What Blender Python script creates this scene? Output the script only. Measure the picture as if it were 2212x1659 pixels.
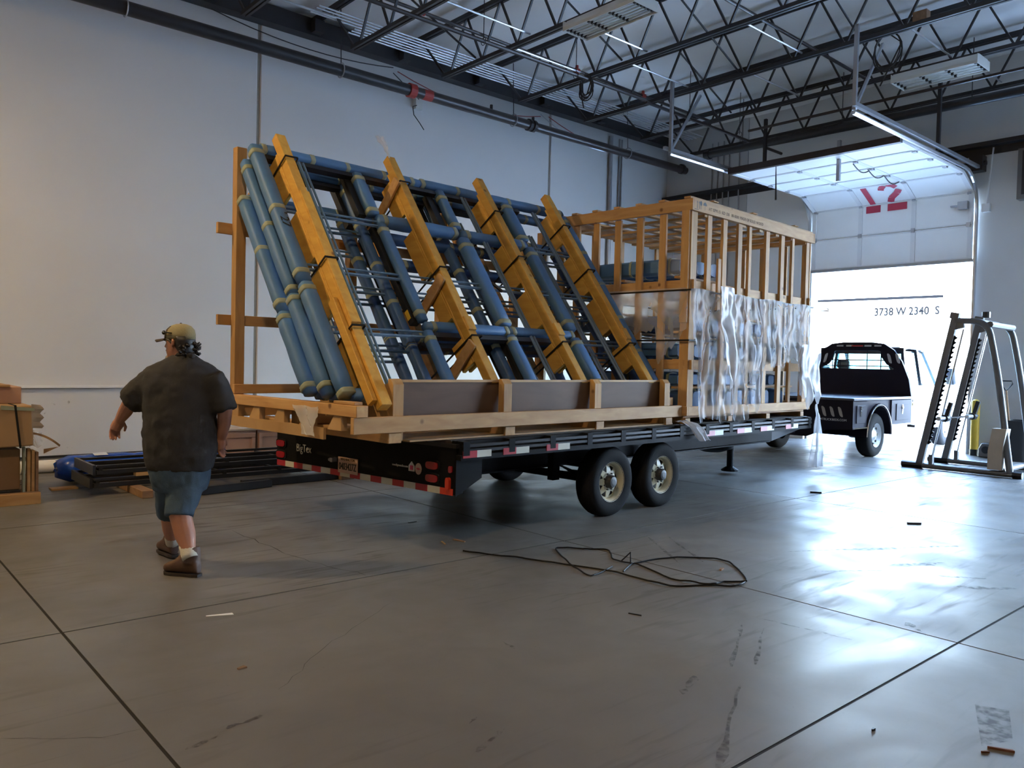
import bpy, bmesh, math, random
from mathutils import Vector, Matrix, noise
random.seed(7)
for o in list(bpy.data.objects): bpy.data.objects.remove(o)
SC = bpy.context.scene
COL = SC.collection
R = math.radians
# ------------------------------------------------------------------ camera
CAMH = 1.60
FPX = 1721.4
YAW, PITCH, ROLL = R(48.81), R(-1.54), R(1.325)
cf = Vector((math.cos(PITCH)*math.cos(YAW), math.cos(PITCH)*math.sin(YAW), math.sin(PITCH)))
r0 = Vector((math.sin(YAW), -math.cos(YAW), 0)); u0 = r0.cross(cf)
cr = math.cos(ROLL)*r0 + math.sin(ROLL)*u0
cu = -math.sin(ROLL)*r0 + math.cos(ROLL)*u0
CAMP = Vector((0, 0, CAMH))
cam = bpy.data.cameras.new('camera'); camo = bpy.data.objects.new('camera', cam); COL.objects.link(camo)
cam.sensor_fit = 'HORIZONTAL'; cam.sensor_width = 36.0; cam.lens = 36.0*FPX/2212.0
cam.clip_start = 0.05; cam.clip_end = 300
m = Matrix((cr, cu, -cf)).transposed().to_4x4(); m.translation = CAMP
camo.matrix_world = m
SC.camera = camo
# ------------------------------------------------------------------ world, sun, exposure
SC.view_settings.view_transform = 'Standard'; SC.view_settings.look = 'None'
SC.view_settings.gamma = 1.0; SC.view_settings.use_curve_mapping = False
SC.view_settings.exposure = 1.95
SC.cycles.use_denoising = True
SC.cycles.max_bounces = 10; SC.cycles.diffuse_bounces = 6; SC.cycles.glossy_bounces = 4
SC.cycles.transparent_max_bounces = 16; SC.cycles.sample_clamp_indirect = 6.0
SC.cycles.caustics_reflective = False; SC.cycles.caustics_refractive = False
W = bpy.data.worlds.new('world'); SC.world = W; W.use_nodes = True
wn = W.node_tree.nodes; wl = W.node_tree.links
for n in list(wn): wn.remove(n)
wo = wn.new('ShaderNodeOutputWorld'); wb = wn.new('ShaderNodeBackground'); ws = wn.new('ShaderNodeTexSky')
ws.sky_type = 'NISHITA'; ws.sun_disc = False; ws.sun_elevation = R(58); ws.sun_rotation = R(218); ws.air_density = 1.4; ws.dust_density = .5; ws.ozone_density = 3.0
wb.inputs['Strength'].default_value = 3.3
wl.new(ws.outputs[0], wb.inputs[0]); wl.new(wb.outputs[0], wo.inputs[0])
sun = bpy.data.lights.new('sun', 'SUN'); sun.energy = 4.0; sun.angle = R(0.6); sun.color = (1, .96, .9)
suno = bpy.data.objects.new('sun', sun); COL.objects.link(suno)
suno.rotation_euler = Vector((0.36, 0.46, -0.80)).to_track_quat('-Z', 'Y').to_euler()
# sky portals in the two dock openings (they add no light, only guide sampling)
for (y0, y1, z1, rw) in ((5.95, 9.35, 3.85, 0), (-0.6, 3.4, 4.6, 0)):
    L = bpy.data.lights.new('door_portal', 'AREA'); L.shape = 'RECTANGLE'; L.size = y1-y0; L.size_y = z1
    L.cycles.is_portal = True
    lo = bpy.data.objects.new('door_portal', L); COL.objects.link(lo)
    lo.location = ((y0+y1)/2, -7.22, z1/2) if rw else (17.52, (y0+y1)/2, z1/2)
    lo.rotation_euler = Vector((0, 1, 0) if rw else (-1, 0, 0)).to_track_quat('-Z', 'Y').to_euler()
# ------------------------------------------------------------------ pixel helpers (2212 x 1659 photograph)
def ray(x, y): return cf + cr*((x-1106)/FPX) - cu*((y-829.5)/FPX)
def onz(x, y, z=0.0):
    d = ray(x, y); return CAMP + d*((z-CAMH)/d.z)
def onX(x, y, X):
    d = ray(x, y); return CAMP + d*(X/d.x)
def onY(x, y, Y):
    d = ray(x, y); return CAMP + d*(Y/d.y)
def ondepth(x, y, D): return CAMP + ray(x, y)*D
# ------------------------------------------------------------------ mesh builder
class MB:
    def __init__(s, o=(0, 0, 0)):
        s.V = []; s.F = []; s.o = Vector(o); s.mi = []
    def add(s, vs, fs):
        b = len(s.V); s.V += [Vector(v)-s.o for v in vs]; s.F += [tuple(b+i for i in f) for f in fs]; return b
    def hexa(s, p):   # 8 points: bottom ring 0-3, top ring 4-7
        s.add(p, [(3, 2, 1, 0), (4, 5, 6, 7), (0, 1, 5, 4), (1, 2, 6, 5), (2, 3, 7, 6), (3, 0, 4, 7)])
    def box(s, c, d, rz=0.0):
        c = Vector(c); a, b, e = d[0]/2, d[1]/2, d[2]/2
        ps = [(-a, -b, -e), (a, -b, -e), (a, b, -e), (-a, b, -e), (-a, -b, e), (a, -b, e), (a, b, e), (-a, b, e)]
        if rz:
            m = Matrix.Rotation(rz, 3, 'Z'); s.hexa([c + m @ Vector(p) for p in ps])
        else: s.hexa([c + Vector(p) for p in ps])
    def bb(s, x0, x1, y0, y1, z0, z1): s.box(((x0+x1)/2, (y0+y1)/2, (z0+z1)/2), (abs(x1-x0), abs(y1-y0), abs(z1-z0)))
    def obox(s, c, ax, ay, az):   # centre and three half-axis vectors
        c, ax, ay, az = map(Vector, (c, ax, ay, az))
        s.hexa([c-ax-ay-az, c+ax-ay-az, c+ax+ay-az, c-ax+ay-az, c-ax-ay+az, c+ax-ay+az, c+ax+ay+az, c-ax+ay+az])
    def bar(s, a, b, w, h, up=(0, 0, 1)):
        a = Vector(a); b = Vector(b); d = (b-a); L = d.length; d.normalize(); up = Vector(up)
        if abs(d.dot(up)) > .98: up = Vector((1, 0, 0))
        sd = d.cross(up).normalized(); u = sd.cross(d)
        s.obox((a+b)/2, d*(L/2), sd*(w/2), u*(h/2))
    def tube(s, pts, r, n=8, closed=False, caps=True, sx=1.0):
        pts = [Vector(p) for p in pts]; N = len(pts); rr = r if isinstance(r, (list, tuple)) else [r]*N
        rings = []; prev = None
        for i, p in enumerate(pts):
            if closed: t = pts[(i+1) % N]-pts[i-1]
            else: t = pts[min(i+1, N-1)]-pts[max(i-1, 0)]
            t.normalize()
            if prev is None:
                up = Vector((0, 0, 1)) if abs(t.z) < .95 else Vector((1, 0, 0))
                prev = t.cross(up).normalized()
            else:
                prev = (prev - t*prev.dot(t)); prev.normalize()
            b = t.cross(prev)
            rings.append([p + (prev*math.cos(2*math.pi*k/n)*sx + b*math.sin(2*math.pi*k/n))*rr[i] for k in range(n)])
        s.loft(rings, closed=closed, caps=caps)
    def loft(s, rings, closed=False, caps=True):
        n = len(rings[0]); N = len(rings)
        vs = [p for rg in rings for p in rg]; fs = []
        for i in range(N if closed else N-1):
            j = (i+1) % N
            for k in range(n): fs.append((i*n+k, i*n+(k+1) % n, j*n+(k+1) % n, j*n+k))
        if caps and not closed: fs.append(tuple(range(n-1, -1, -1))); fs.append(tuple((N-1)*n+k for k in range(n)))
        s.add(vs, fs)
    def lathe(s, prof, c, ax=(0, 0, 1), n=24, caps=True):   # prof: (radius, height along ax)
        c = Vector(c); ax = Vector(ax).normalized()
        q = Vector((1, 0, 0)) if abs(ax.x) < .9 else Vector((0, 1, 0))
        e = ax.cross(q).normalized(); g = ax.cross(e)
        s.loft([[c + ax*h + (e*math.cos(2*math.pi*k/n)+g*math.sin(2*math.pi*k/n))*max(rr, 1e-4) for k in range(n)] for rr, h in prof], caps=caps)
    def prism(s, poly, ext):
        poly = [Vector(p) for p in poly]; ext = Vector(ext); n = len(poly)
        s.add(poly + [p+ext for p in poly], [tuple(range(n-1, -1, -1)), tuple(range(n, 2*n))] + [(i, (i+1) % n, n+(i+1) % n, n+i) for i in range(n)])
    def poly(s, pts): s.add(pts, [tuple(range(len(pts)))])
    def grid(s, nu, nv, fn, keep=None):
        vs = [fn(i/(nu-1), j/(nv-1)) for j in range(nv) for i in range(nu)]
        fs = [(j*nu+i, j*nu+i+1, (j+1)*nu+i+1, (j+1)*nu+i) for j in range(nv-1) for i in range(nu-1) if keep is None or keep((i+.5)/(nu-1), (j+.5)/(nv-1))]
        s.add(vs, fs)
    def ball(s, c, r, n=12, m=8):
        c = Vector(c); r = Vector(r if isinstance(r, (tuple, list, Vector)) else (r, r, r))
        s.loft([[c+Vector((r.x*math.sin(a)*math.cos(2*math.pi*k/n), r.y*math.sin(a)*math.sin(2*math.pi*k/n), -r.z*math.cos(a))) for k in range(n)] for a in [math.pi*(0.03+0.94*i/m) for i in range(m+1)]])
    def build(s, name, mt, parent=None, smooth=False, bevel=0, loc=None):
        me = bpy.data.meshes.new(name); me.from_pydata([tuple(v) for v in s.V], [], s.F); me.update()
        bm = bmesh.new(); bm.from_mesh(me); bmesh.ops.recalc_face_normals(bm, faces=bm.faces); bm.to_mesh(me); bm.free()
        if smooth:
            for p in me.polygons: p.use_smooth = True
        if mt: me.materials.append(mt)
        o = bpy.data.objects.new(name, me); COL.objects.link(o)
        if parent: o.parent = parent
        if loc is not None: o.location = loc
        if smooth == 'auto':
            md = o.modifiers.new('split', 'EDGE_SPLIT'); md.split_angle = R(38)
        if bevel:
            md = o.modifiers.new('bevel', 'BEVEL'); md.width = bevel; md.segments = 1; md.limit_method = 'ANGLE'
        return o
def tag(o, label, cat, group=None):
    o['label'] = label; o['category'] = cat
    if group: o['group'] = group
    return o
def struct(o): o['kind'] = 'structure'; return o
def thing(name, label, cat, loc=(0, 0, 0), rz=0.0, group=None):
    o = bpy.data.objects.new(name, None); COL.objects.link(o); o.location = loc; o.rotation_euler = (0, 0, rz)
    o.empty_display_size = .1
    return tag(o, label, cat, group)
def dup(o, parent=None):
    c = o.copy(); COL.objects.link(c); c.parent = parent
    for ch in o.children: dup(ch, c)
    return c
def textmesh(body, size, mt, name, parent=None, M=None, ext=0.002, align='CENTER', sx=1.0, bold=0.0):
    cu_ = bpy.data.curves.new(name+'_curve', 'FONT'); cu_.body = body; cu_.size = size; cu_.extrude = ext
    cu_.align_x = align; cu_.align_y = 'CENTER'; cu_.resolution_u = 3; cu_.offset = bold
    t = bpy.data.objects.new(name+'_tmp', cu_); COL.objects.link(t)
    dg = bpy.context.evaluated_depsgraph_get(); me = bpy.data.meshes.new_from_object(t.evaluated_get(dg))
    bpy.data.objects.remove(t); bpy.data.curves.remove(cu_)
    me.name = name; me.materials.clear(); me.materials.append(mt)
    if M is not None: me.transform(M @ Matrix.Diagonal((sx, 1, 1, 1)))
    o = bpy.data.objects.new(name, me); COL.objects.link(o)
    if parent: o.parent = parent
    return o
def frame(orig, xd, yd):   # matrix with local x, y and normal z
    xd = Vector(xd).normalized(); yd = Vector(yd).normalized(); zd = xd.cross(yd)
    m = Matrix((xd, yd, zd)).transposed().to_4x4(); m.translation = Vector(orig); return m
# ------------------------------------------------------------------ materials
MAT = {}
def nodemat(name):
    m = bpy.data.materials.new(name); m.use_nodes = True; nt = m.node_tree
    b = nt.nodes['Principled BSDF']; return m, nt, b
def simple(name, col, rough=.5, metal=0.0, var=.12, scale=6.0, bump=0.0, bscale=60.0, coat=0.0, spec=None):
    m, nt, b = nodemat(name); N = nt.nodes; L = nt.links
    tc = N.new('ShaderNodeTexCoord'); nz = N.new('ShaderNodeTexNoise'); nz.inputs['Scale'].default_value = scale; nz.inputs['Detail'].default_value = 4
    L.new(tc.outputs['Object'], nz.inputs['Vector'])
    mx = N.new('ShaderNodeMix'); mx.data_type = 'RGBA'
    mx.inputs[6].default_value = (*[c*(1-var) for c in col], 1); mx.inputs[7].default_value = (*[min(1, c*(1+var)) for c in col], 1)
    L.new(nz.outputs['Fac'], mx.inputs[0]); L.new(mx.outputs[2], b.inputs['Base Color'])
    b.inputs['Roughness'].default_value = rough; b.inputs['Metallic'].default_value = metal; b.inputs['Coat Weight'].default_value = coat
    if spec is not None: b.inputs['Specular IOR Level'].default_value = spec
    if bump:
        n2 = N.new('ShaderNodeTexNoise'); n2.inputs['Scale'].default_value = bscale; n2.inputs['Detail'].default_value = 3
        L.new(tc.outputs['Object'], n2.inputs['Vector'])
        bp = N.new('ShaderNodeBump'); bp.inputs['Strength'].default_value = bump; bp.inputs['Distance'].default_value = .01
        L.new(n2.outputs['Fac'], bp.inputs['Height']); L.new(bp.outputs[0], b.inputs['Normal'])
    MAT[name] = m; return m
def wood(name, c1, c2, rough=.62, stretch=(2, 30, 30), knots=True):
    m, nt, b = nodemat(name); N = nt.nodes; L = nt.links
    tc = N.new('ShaderNodeTexCoord'); mp = N.new('ShaderNodeMapping'); mp.inputs['Scale'].default_value = stretch
    oi = N.new('ShaderNodeObjectInfo'); ad = N.new('ShaderNodeVectorMath'); ad.operation = 'MULTIPLY_ADD'
    ad.inputs[1].default_value = (7.3, 3.1, 5.7)
    cmb = N.new('ShaderNodeCombineXYZ')
    for i in range(3): L.new(oi.outputs['Random'], cmb.inputs[i])
    L.new(cmb.outputs[0], ad.inputs[0]); L.new(tc.outputs['Object'], ad.inputs[2])
    L.new(ad.outputs[0], mp.inputs['Vector'])
    nz = N.new('ShaderNodeTexNoise'); nz.inputs['Scale'].default_value = 1.0; nz.inputs['Detail'].default_value = 5; nz.inputs['Distortion'].default_value = .6
    L.new(mp.outputs[0], nz.inputs['Vector'])
    cr_ = N.new('ShaderNodeValToRGB'); cr_.color_ramp.elements[0].position = .3; cr_.color_ramp.elements[1].position = .72
    cr_.color_ramp.elements[0].color = (*c2, 1); cr_.color_ramp.elements[1].color = (*c1, 1)
    L.new(nz.outputs['Fac'], cr_.inputs[0]); out = cr_.outputs[0]
    if knots:
        vo = N.new('ShaderNodeTexVoronoi'); vo.inputs['Scale'].default_value = 3.1; L.new(ad.outputs[0], vo.inputs['Vector'])
        rp = N.new('ShaderNodeValToRGB'); rp.color_ramp.elements[0].position = .04; rp.color_ramp.elements[1].position = .10
        rp.color_ramp.elements[0].color = (1, 1, 1, 1); rp.color_ramp.elements[1].color = (0, 0, 0, 1)
        L.new(vo.outputs['Distance'], rp.inputs[0])
        mx = N.new('ShaderNodeMix'); mx.data_type = 'RGBA'; L.new(rp.outputs[0], mx.inputs[0]); L.new(out, mx.inputs[6])
        mx.inputs[7].default_value = (c2[0]*.35, c2[1]*.28, c2[2]*.25, 1); out = mx.outputs[2]
    # each board its own shade
    hs = N.new('ShaderNodeHueSaturation'); mr = N.new('ShaderNodeMapRange'); mr.inputs['To Min'].default_value = .82; mr.inputs['To Max'].default_value = 1.15
    L.new(oi.outputs['Random'], mr.inputs[0]); L.new(mr.outputs[0], hs.inputs['Value']); L.new(out, hs.inputs['Color'])
    L.new(hs.outputs[0], b.inputs['Base Color']); b.inputs['Roughness'].default_value = rough
    bp = N.new('ShaderNodeBump'); bp.inputs['Strength'].default_value = .15; bp.inputs['Distance'].default_value = .004
    L.new(nz.outputs['Fac'], bp.inputs['Height']); L.new(bp.outputs[0], b.inputs['Normal'])
    MAT[name] = m; return m
def emis(name, col, st):
    m, nt, b = nodemat(name); b.inputs['Base Color'].default_value = (*col, 1); b.inputs['Emission Color'].default_value = (*col, 1); b.inputs['Emission Strength'].default_value = st
    MAT[name] = m; return m
def plastic(name, alpha=.3, rough=.2, tint=(.92, .93, .96)):
    m, nt, b = nodemat(name); N = nt.nodes; L = nt.links
    tr = N.new('ShaderNodeBsdfTransparent'); mx = N.new('ShaderNodeMixShader'); out = N['Material Output']
    tc = N.new('ShaderNodeTexCoord'); nz = N.new('ShaderNodeTexNoise'); nz.inputs['Scale'].default_value = 2.2; nz.inputs['Detail'].default_value = 2; nz.inputs['Distortion'].default_value = .8
    L.new(tc.outputs['Object'], nz.inputs['Vector'])
    mr = N.new('ShaderNodeMapRange'); mr.inputs['From Min'].default_value = .35; mr.inputs['From Max'].default_value = .75
    mr.inputs['To Min'].default_value = alpha*.85; mr.inputs['To Max'].default_value = min(1, alpha*1.3)
    L.new(nz.outputs['Fac'], mr.inputs[0])
    b.inputs['Base Color'].default_value = (*tint, 1); b.inputs['Roughness'].default_value = rough; b.inputs['IOR'].default_value = 1.5
    b.inputs['Specular IOR Level'].default_value = .6
    b.inputs['Subsurface Weight'].default_value = 0.0
    bp = N.new('ShaderNodeBump'); bp.inputs['Strength'].default_value = .35; bp.inputs['Distance'].default_value = .03
    L.new(nz.outputs['Fac'], bp.inputs['Height']); L.new(bp.outputs[0], b.inputs['Normal'])
    tl = N.new('ShaderNodeBsdfTranslucent'); tl.inputs[0].default_value = (*tint, 1); m2 = N.new('ShaderNodeMixShader'); m2.inputs[0].default_value = .35
    L.new(b.outputs[0], m2.inputs[1]); L.new(tl.outputs[0], m2.inputs[2])
    L.new(mr.outputs[0], mx.inputs[0]); L.new(tr.outputs[0], mx.inputs[1]); L.new(m2.outputs[0], mx.inputs[2])
    L.new(mx.outputs[0], out.inputs[0]); MAT[name] = m; return m
def glassmat(name, tint=(.6, .85, .85), a=.35):
    m, nt, b = nodemat(name); N = nt.nodes; L = nt.links
    tr = N.new('ShaderNodeBsdfTransparent'); tr.inputs[0].default_value = (*tint, 1); gl = N.new('ShaderNodeBsdfGlossy'); gl.inputs['Roughness'].default_value = .03
    mx = N.new('ShaderNodeMixShader'); mx.inputs[0].default_value = a*.3
    L.new(tr.outputs[0], mx.inputs[1]); L.new(gl.outputs[0], mx.inputs[2]); L.new(mx.outputs[0], N['Material Output'].inputs[0]); MAT[name] = m; return m
wood('yellow_plank', (.64, .36, .060), (.50, .25, .035), stretch=(14, 3, 14))
wood('crate_wood', (.56, .33, .13), (.42, .22, .075), stretch=(3, 14, 14))
wood('post_wood', (.54, .32, .12), (.40, .21, .07), stretch=(16, 16, 2))
wood('cross_wood', (.56, .33, .13), (.42, .22, .075), stretch=(16, 2, 16))
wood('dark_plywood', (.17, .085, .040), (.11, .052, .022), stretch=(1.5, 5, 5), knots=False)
wood('light_plywood', (.55, .34, .15), (.43, .25, .10), stretch=(3, 3, 3), knots=False)
wood('old_timber', (.30, .17, .085), (.18, .095, .045), stretch=(4, 14, 14))
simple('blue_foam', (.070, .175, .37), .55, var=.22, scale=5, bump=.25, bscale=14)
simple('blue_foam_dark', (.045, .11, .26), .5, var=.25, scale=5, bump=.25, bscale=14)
simple('blue_grey_rod', (.10, .17, .25), .4, var=.15)
simple('masking_tape', (.27, .30, .22), .6, var=.15, scale=20)
simple('black_frame', (.012, .012, .014), .35, var=.2)
simple('black_strap', (.012, .012, .013), .6, spec=.15)
simple('trailer_black', (.009, .009, .010), .5, var=.3, scale=9, bump=.05, spec=.06)
simple('trailer_deck', (.055, .038, .028), .6, var=.35, scale=12)
simple('rub_rail', (.020, .018, .019), .4, metal=.0, var=.3, spec=.2)
simple('rubber', (.013, .013, .014), .8, var=.25, bump=.2, bscale=90, spec=.12)
simple('cream_wheel', (.62, .56, .40), .45, var=.12, scale=8)
simple('hub_dark', (.03, .028, .026), .5)
simple('tape_red', (.42, .02, .03), .35); simple('tape_white', (.62, .60, .50), .35)
simple('lamp_red', (.32, .012, .02), .2, coat=.5); simple('lamp_orange', (.75, .05, .02), .2, coat=.5)
simple('plate_cream', (.55, .36, .26), .45); simple('print_black', (.015, .015, .015), .6); simple('print_white', (.75, .75, .72), .5); simple('print_brown', (.10, .05, .02), .7); simple('print_red', (.5, .03, .07), .5)
simple('joist_paint', (.018, .018, .020), .42, var=.25)
simple('pipe_dark', (.030, .022, .021), .35, var=.3); simple('pipe_red', (.35, .03, .02), .5)
simple('galv', (.55, .56, .58), .28, metal=.85, var=.1); simple('conduit_grey', (.55, .56, .58), .35, metal=.6, var=.1); simple('galv_dull', (.36, .37, .39), .4, metal=.7, var=.15)
simple('wire_dark', (.02, .02, .02), .6); simple('wire_red', (.28, .04, .03), .6)
simple('white_paint', (.80, .80, .79), .5, var=.03); simple('fixture_white', (.62, .62, .58), .45, var=.06); simple('tube_glass', (.70, .73, .72), .25)
simple('cardboard', (.36, .22, .105), .8, var=.12, scale=4); simple('cardboard_dark', (.26, .15, .07), .8, var=.12)
simple('mdf_pink', (.46, .26, .16), .6, var=.06); simple('mdf_edge', (.58, .46, .33), .6)
simple('steel_black', (.012, .012, .013), .35, var=.3); simple('blue_film', (.012, .07, .42), .22, var=.35, scale=14, bump=.5, bscale=18); simple('film_label', (.6, .65, .7), .5)
simple('truck_black', (.020, .017, .024), .45, var=.1, spec=.05); simple('truck_trim', (.07, .07, .08), .3); simple('led_lens', (.45, .43, .40), .3)
simple('seat_dark', (.02, .02, .022), .7); simple('chrome', (.8, .8, .82), .12, metal=1.0, var=.03)
simple('rack_grey', (.15, .145, .14), .45, metal=.15, var=.1); simple('bin_black', (.018, .018, .020), .5)
simple('bollard_yellow', (.70, .45, .04), .5); simple('kraft_wrap', (.45, .36, .27), .7)
simple('skin', (.44, .20, .125), .5, var=.1, scale=10); simple('skin_face', (.42, .18, .11), .5, var=.12, scale=10)
simple('shirt_charcoal', (.022, .021, .022), .85, var=.15, scale=30, bump=.2, bscale=150)
simple('denim', (.045, .080, .118), .85, var=.25, scale=14, bump=.25, bscale=120)
simple('sock', (.62, .58, .48), .9, bump=.3, bscale=80); simple('boot_brown', (.095, .048, .028), .6, var=.3, scale=18); simple('boot_sole', (.03, .02, .016), .7)
simple('hair', (.012, .009, .008), .5); simple('cap_khaki', (.30, .255, .13), .85, var=.12, bump=.3, bscale=110)
simple('cap_camo', (.055, .042, .030), .85, var=.6, scale=28); simple('beard', (.25, .20, .14), .9); simple('shades', (.01, .01, .01), .1)
simple('car_white', (.78, .79, .80), .18, coat=.6, var=.02); simple('car_dark', (.03, .035, .04), .15)
simple('asphalt', (.32, .32, .32), .85, var=.12, scale=3); simple('stucco', (.80, .80, .78), .8, var=.03); simple('sign_grey', (.0055, .0055, .006), 1.0, spec=0.0)
simple('caulk', (.32, .29, .24), .8); simple('rust', (.16, .055, .025), .8); simple('paper_white', (.7, .7, .68), .6)
plastic('poly_film', .30); plastic('poly_white', .78, .25, (.85, .86, .89)); plastic('poly_clear', .2)
glassmat('car_glass', (.42, .68, .68)); glassmat('bottle_clear', (.9, .92, .97), .6)
def fade(m, a):
    N = m.node_tree.nodes; L = m.node_tree.links; b_ = N['Principled BSDF']
    tc = N.new('ShaderNodeNewGeometry'); nz = N.new('ShaderNodeTexNoise'); nz.inputs['Scale'].default_value = 22; nz.inputs['Detail'].default_value = 5; L.new(tc.outputs['Position'], nz.inputs['Vector'])
    mr = N.new('ShaderNodeMapRange'); mr.inputs['From Min'].default_value = .40; mr.inputs['From Max'].default_value = .62; mr.inputs['To Min'].default_value = 0.0; mr.inputs['To Max'].default_value = a*1.5
    L.new(nz.outputs['Fac'], mr.inputs[0]); L.new(mr.outputs[0], b_.inputs['Alpha'])
# ------------------------------------------------------------------ room constants
XB, XW = -5.0, 17.3       # back wall, end wall with the dock doors
YR, YL = -7.0, 13.6       # right wall, left wall
ZR = 7.80
def floor_mat():
    m, nt, b = nodemat('concrete_floor'); N = nt.nodes; L = nt.links
    ge = N.new('ShaderNodeNewGeometry'); pos = ge.outputs['Position']
    def nz(scale, det=4, dist=0.0, vec=None):
        n = N.new('ShaderNodeTexNoise'); n.inputs['Scale'].default_value = scale; n.inputs['Detail'].default_value = det; n.inputs['Distortion'].default_value = dist
        L.new(vec or pos, n.inputs['Vector']); return n.outputs['Fac']
    def ramp(src, p0, p1, c0, c1):
        r_ = N.new('ShaderNodeValToRGB'); r_.color_ramp.elements[0].position = p0; r_.color_ramp.elements[1].position = p1
        r_.color_ramp.elements[0].color = (*c0, 1); r_.color_ramp.elements[1].color = (*c1, 1); L.new(src, r_.inputs[0]); return r_.outputs[0]
    base = ramp(nz(.55, 5, .4), .3, .75, (.120, .113, .102), (.185, .175, .160))
    # scuffs: streaked noise
    mp = N.new('ShaderNodeMapping'); mp.inputs['Rotation'].default_value = (0, 0, R(-28)); mp.inputs['Scale'].default_value = (1.1, 9.0, 1); L.new(pos, mp.inputs['Vector'])
    st = ramp(nz(1.3, 6, .8, mp.outputs[0]), .55, .72, (0, 0, 0), (1, 1, 1))
    mk = ramp(nz(.42, 3), .42, .60, (0, 0, 0), (1, 1, 1))
    mul = N.new('ShaderNodeMath'); mul.operation = 'MULTIPLY'; L.new(st, mul.inputs[0]); L.new(mk, mul.inputs[1])
    m2 = N.new('ShaderNodeMath'); m2.operation = 'MULTIPLY'; m2.inputs[1].default_value = .50; L.new(mul.outputs[0], m2.inputs[0])
    mx = N.new('ShaderNodeMix'); mx.data_type = 'RGBA'; L.new(m2.outputs[0], mx.inputs[0]); L.new(base, mx.inputs[6]); mx.inputs[7].default_value = (.075, .07, .066, 1)
    # fine specks
    sp = ramp(nz(38, 2), .70, .76, (0, 0, 0), (1, 1, 1)); m3 = N.new('ShaderNodeMath'); m3.operation = 'MULTIPLY'; m3.inputs[1].default_value = .4; L.new(sp, m3.inputs[0])
    mx2 = N.new('ShaderNodeMix'); mx2.data_type = 'RGBA'; L.new(m3.outputs[0], mx2.inputs[0]); L.new(mx.outputs[2], mx2.inputs[6]); mx2.inputs[7].default_value = (.09, .085, .08, 1)
    L.new(mx2.outputs[2], b.inputs['Base Color'])
    rr = N.new('ShaderNodeMapRange'); rr.inputs['From Min'].default_value = .3; rr.inputs['From Max'].default_value = .7; rr.inputs['To Min'].default_value = .30; rr.inputs['To Max'].default_value = .52
    L.new(nz(1.6, 5, .5), rr.inputs[0])
    ra = N.new('ShaderNodeMath'); ra.operation = 'MULTIPLY_ADD'; ra.inputs[1].default_value = .45; L.new(m2.outputs[0], ra.inputs[0]); L.new(rr.outputs[0], ra.inputs[2])
    L.new(ra.outputs[0], b.inputs['Roughness'])
    b.inputs['Specular IOR Level'].default_value = .34
    bp = N.new('ShaderNodeBump'); bp.inputs['Strength'].default_value = .05; bp.inputs['Distance'].default_value = .02
    L.new(nz(5, 4), bp.inputs['Height']); L.new(bp.outputs[0], b.inputs['Normal'])
    MAT['floor'] = m; return m
def wall_mat(name, c, marks=True):
    m, nt, b = nodemat(name); N = nt.nodes; L = nt.links
    ge = N.new('ShaderNodeNewGeometry')
    n1 = N.new('ShaderNodeTexNoise'); n1.inputs['Scale'].default_value = .7; n1.inputs['Detail'].default_value = 4; L.new(ge.outputs['Position'], n1.inputs['Vector'])
    mx = N.new('ShaderNodeMix'); mx.data_type = 'RGBA'; mx.inputs[6].default_value = (*[x*.93 for x in c], 1); mx.inputs[7].default_value = (*[min(1, x*1.05) for x in c], 1); L.new(n1.outputs['Fac'], mx.inputs[0])
    out = mx.outputs[2]
    if marks:   # scrapes low on the wall
        n2 = N.new('ShaderNodeTexNoise'); n2.inputs['Scale'].default_value = 9; n2.inputs['Detail'].default_value = 3; L.new(ge.outputs['Position'], n2.inputs['Vector'])
        r_ = N.new('ShaderNodeValToRGB'); r_.color_ramp.elements[0].position = .72; r_.color_ramp.elements[1].position = .76; L.new(n2.outputs['Fac'], r_.inputs[0])
        sx = N.new('ShaderNodeSeparateXYZ'); L.new(ge.outputs['Position'], sx.inputs[0])
        lt = N.new('ShaderNodeMath'); lt.operation = 'LESS_THAN'; lt.inputs[1].default_value = 1.0; L.new(sx.outputs['Z'], lt.inputs[0])
        mu = N.new('ShaderNodeMath'); mu.operation = 'MULTIPLY'; L.new(r_.outputs[0], mu.inputs[0]); L.new(lt.outputs[0], mu.inputs[1])
        mm = N.new('ShaderNodeMath'); mm.operation = 'MULTIPLY'; mm.inputs[1].default_value = .5; L.new(mu.outputs[0], mm.inputs[0])
        m2 = N.new('ShaderNodeMix'); m2.data_type = 'RGBA'; L.new(mm.outputs[0], m2.inputs[0]); L.new(out, m2.inputs[6]); m2.inputs[7].default_value = (.12, .11, .10, 1); out = m2.outputs[2]
    L.new(out, b.inputs['Base Color']); b.inputs['Roughness'].default_value = .55
    n3 = N.new('ShaderNodeTexNoise'); n3.inputs['Scale'].default_value = 55; L.new(ge.outputs['Position'], n3.inputs['Vector'])
    bp = N.new('ShaderNodeBump'); bp.inputs['Strength'].default_value = .08; bp.inputs['Distance'].default_value = .01; L.new(n3.outputs['Fac'], bp.inputs['Height']); L.new(bp.outputs[0], b.inputs['Normal'])
    MAT[name] = m; return m
floor_mat(); wall_mat('wall_white', (.66, .655, .64)); wall_mat('wall_grey', (.50, .50, .50), False); wall_mat('wall_shade', (.38, .37, .35), False); wall_mat('wall_lit', (.80, .80, .79), False)
simple('joint_dark', (.012, .011, .010), .95); simple('scuff_dark', (.05, .047, .045), .6); fade(MAT['scuff_dark'], .34); simple('crack_dark', (.05, .045, .04), .9)
simple('insulation', (.92, .92, .91), .35, var=.06, scale=1.2, bump=.5, bscale=2.2)
simple('door_white', (.90, .90, .88), .45, var=.04, scale=2)
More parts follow.
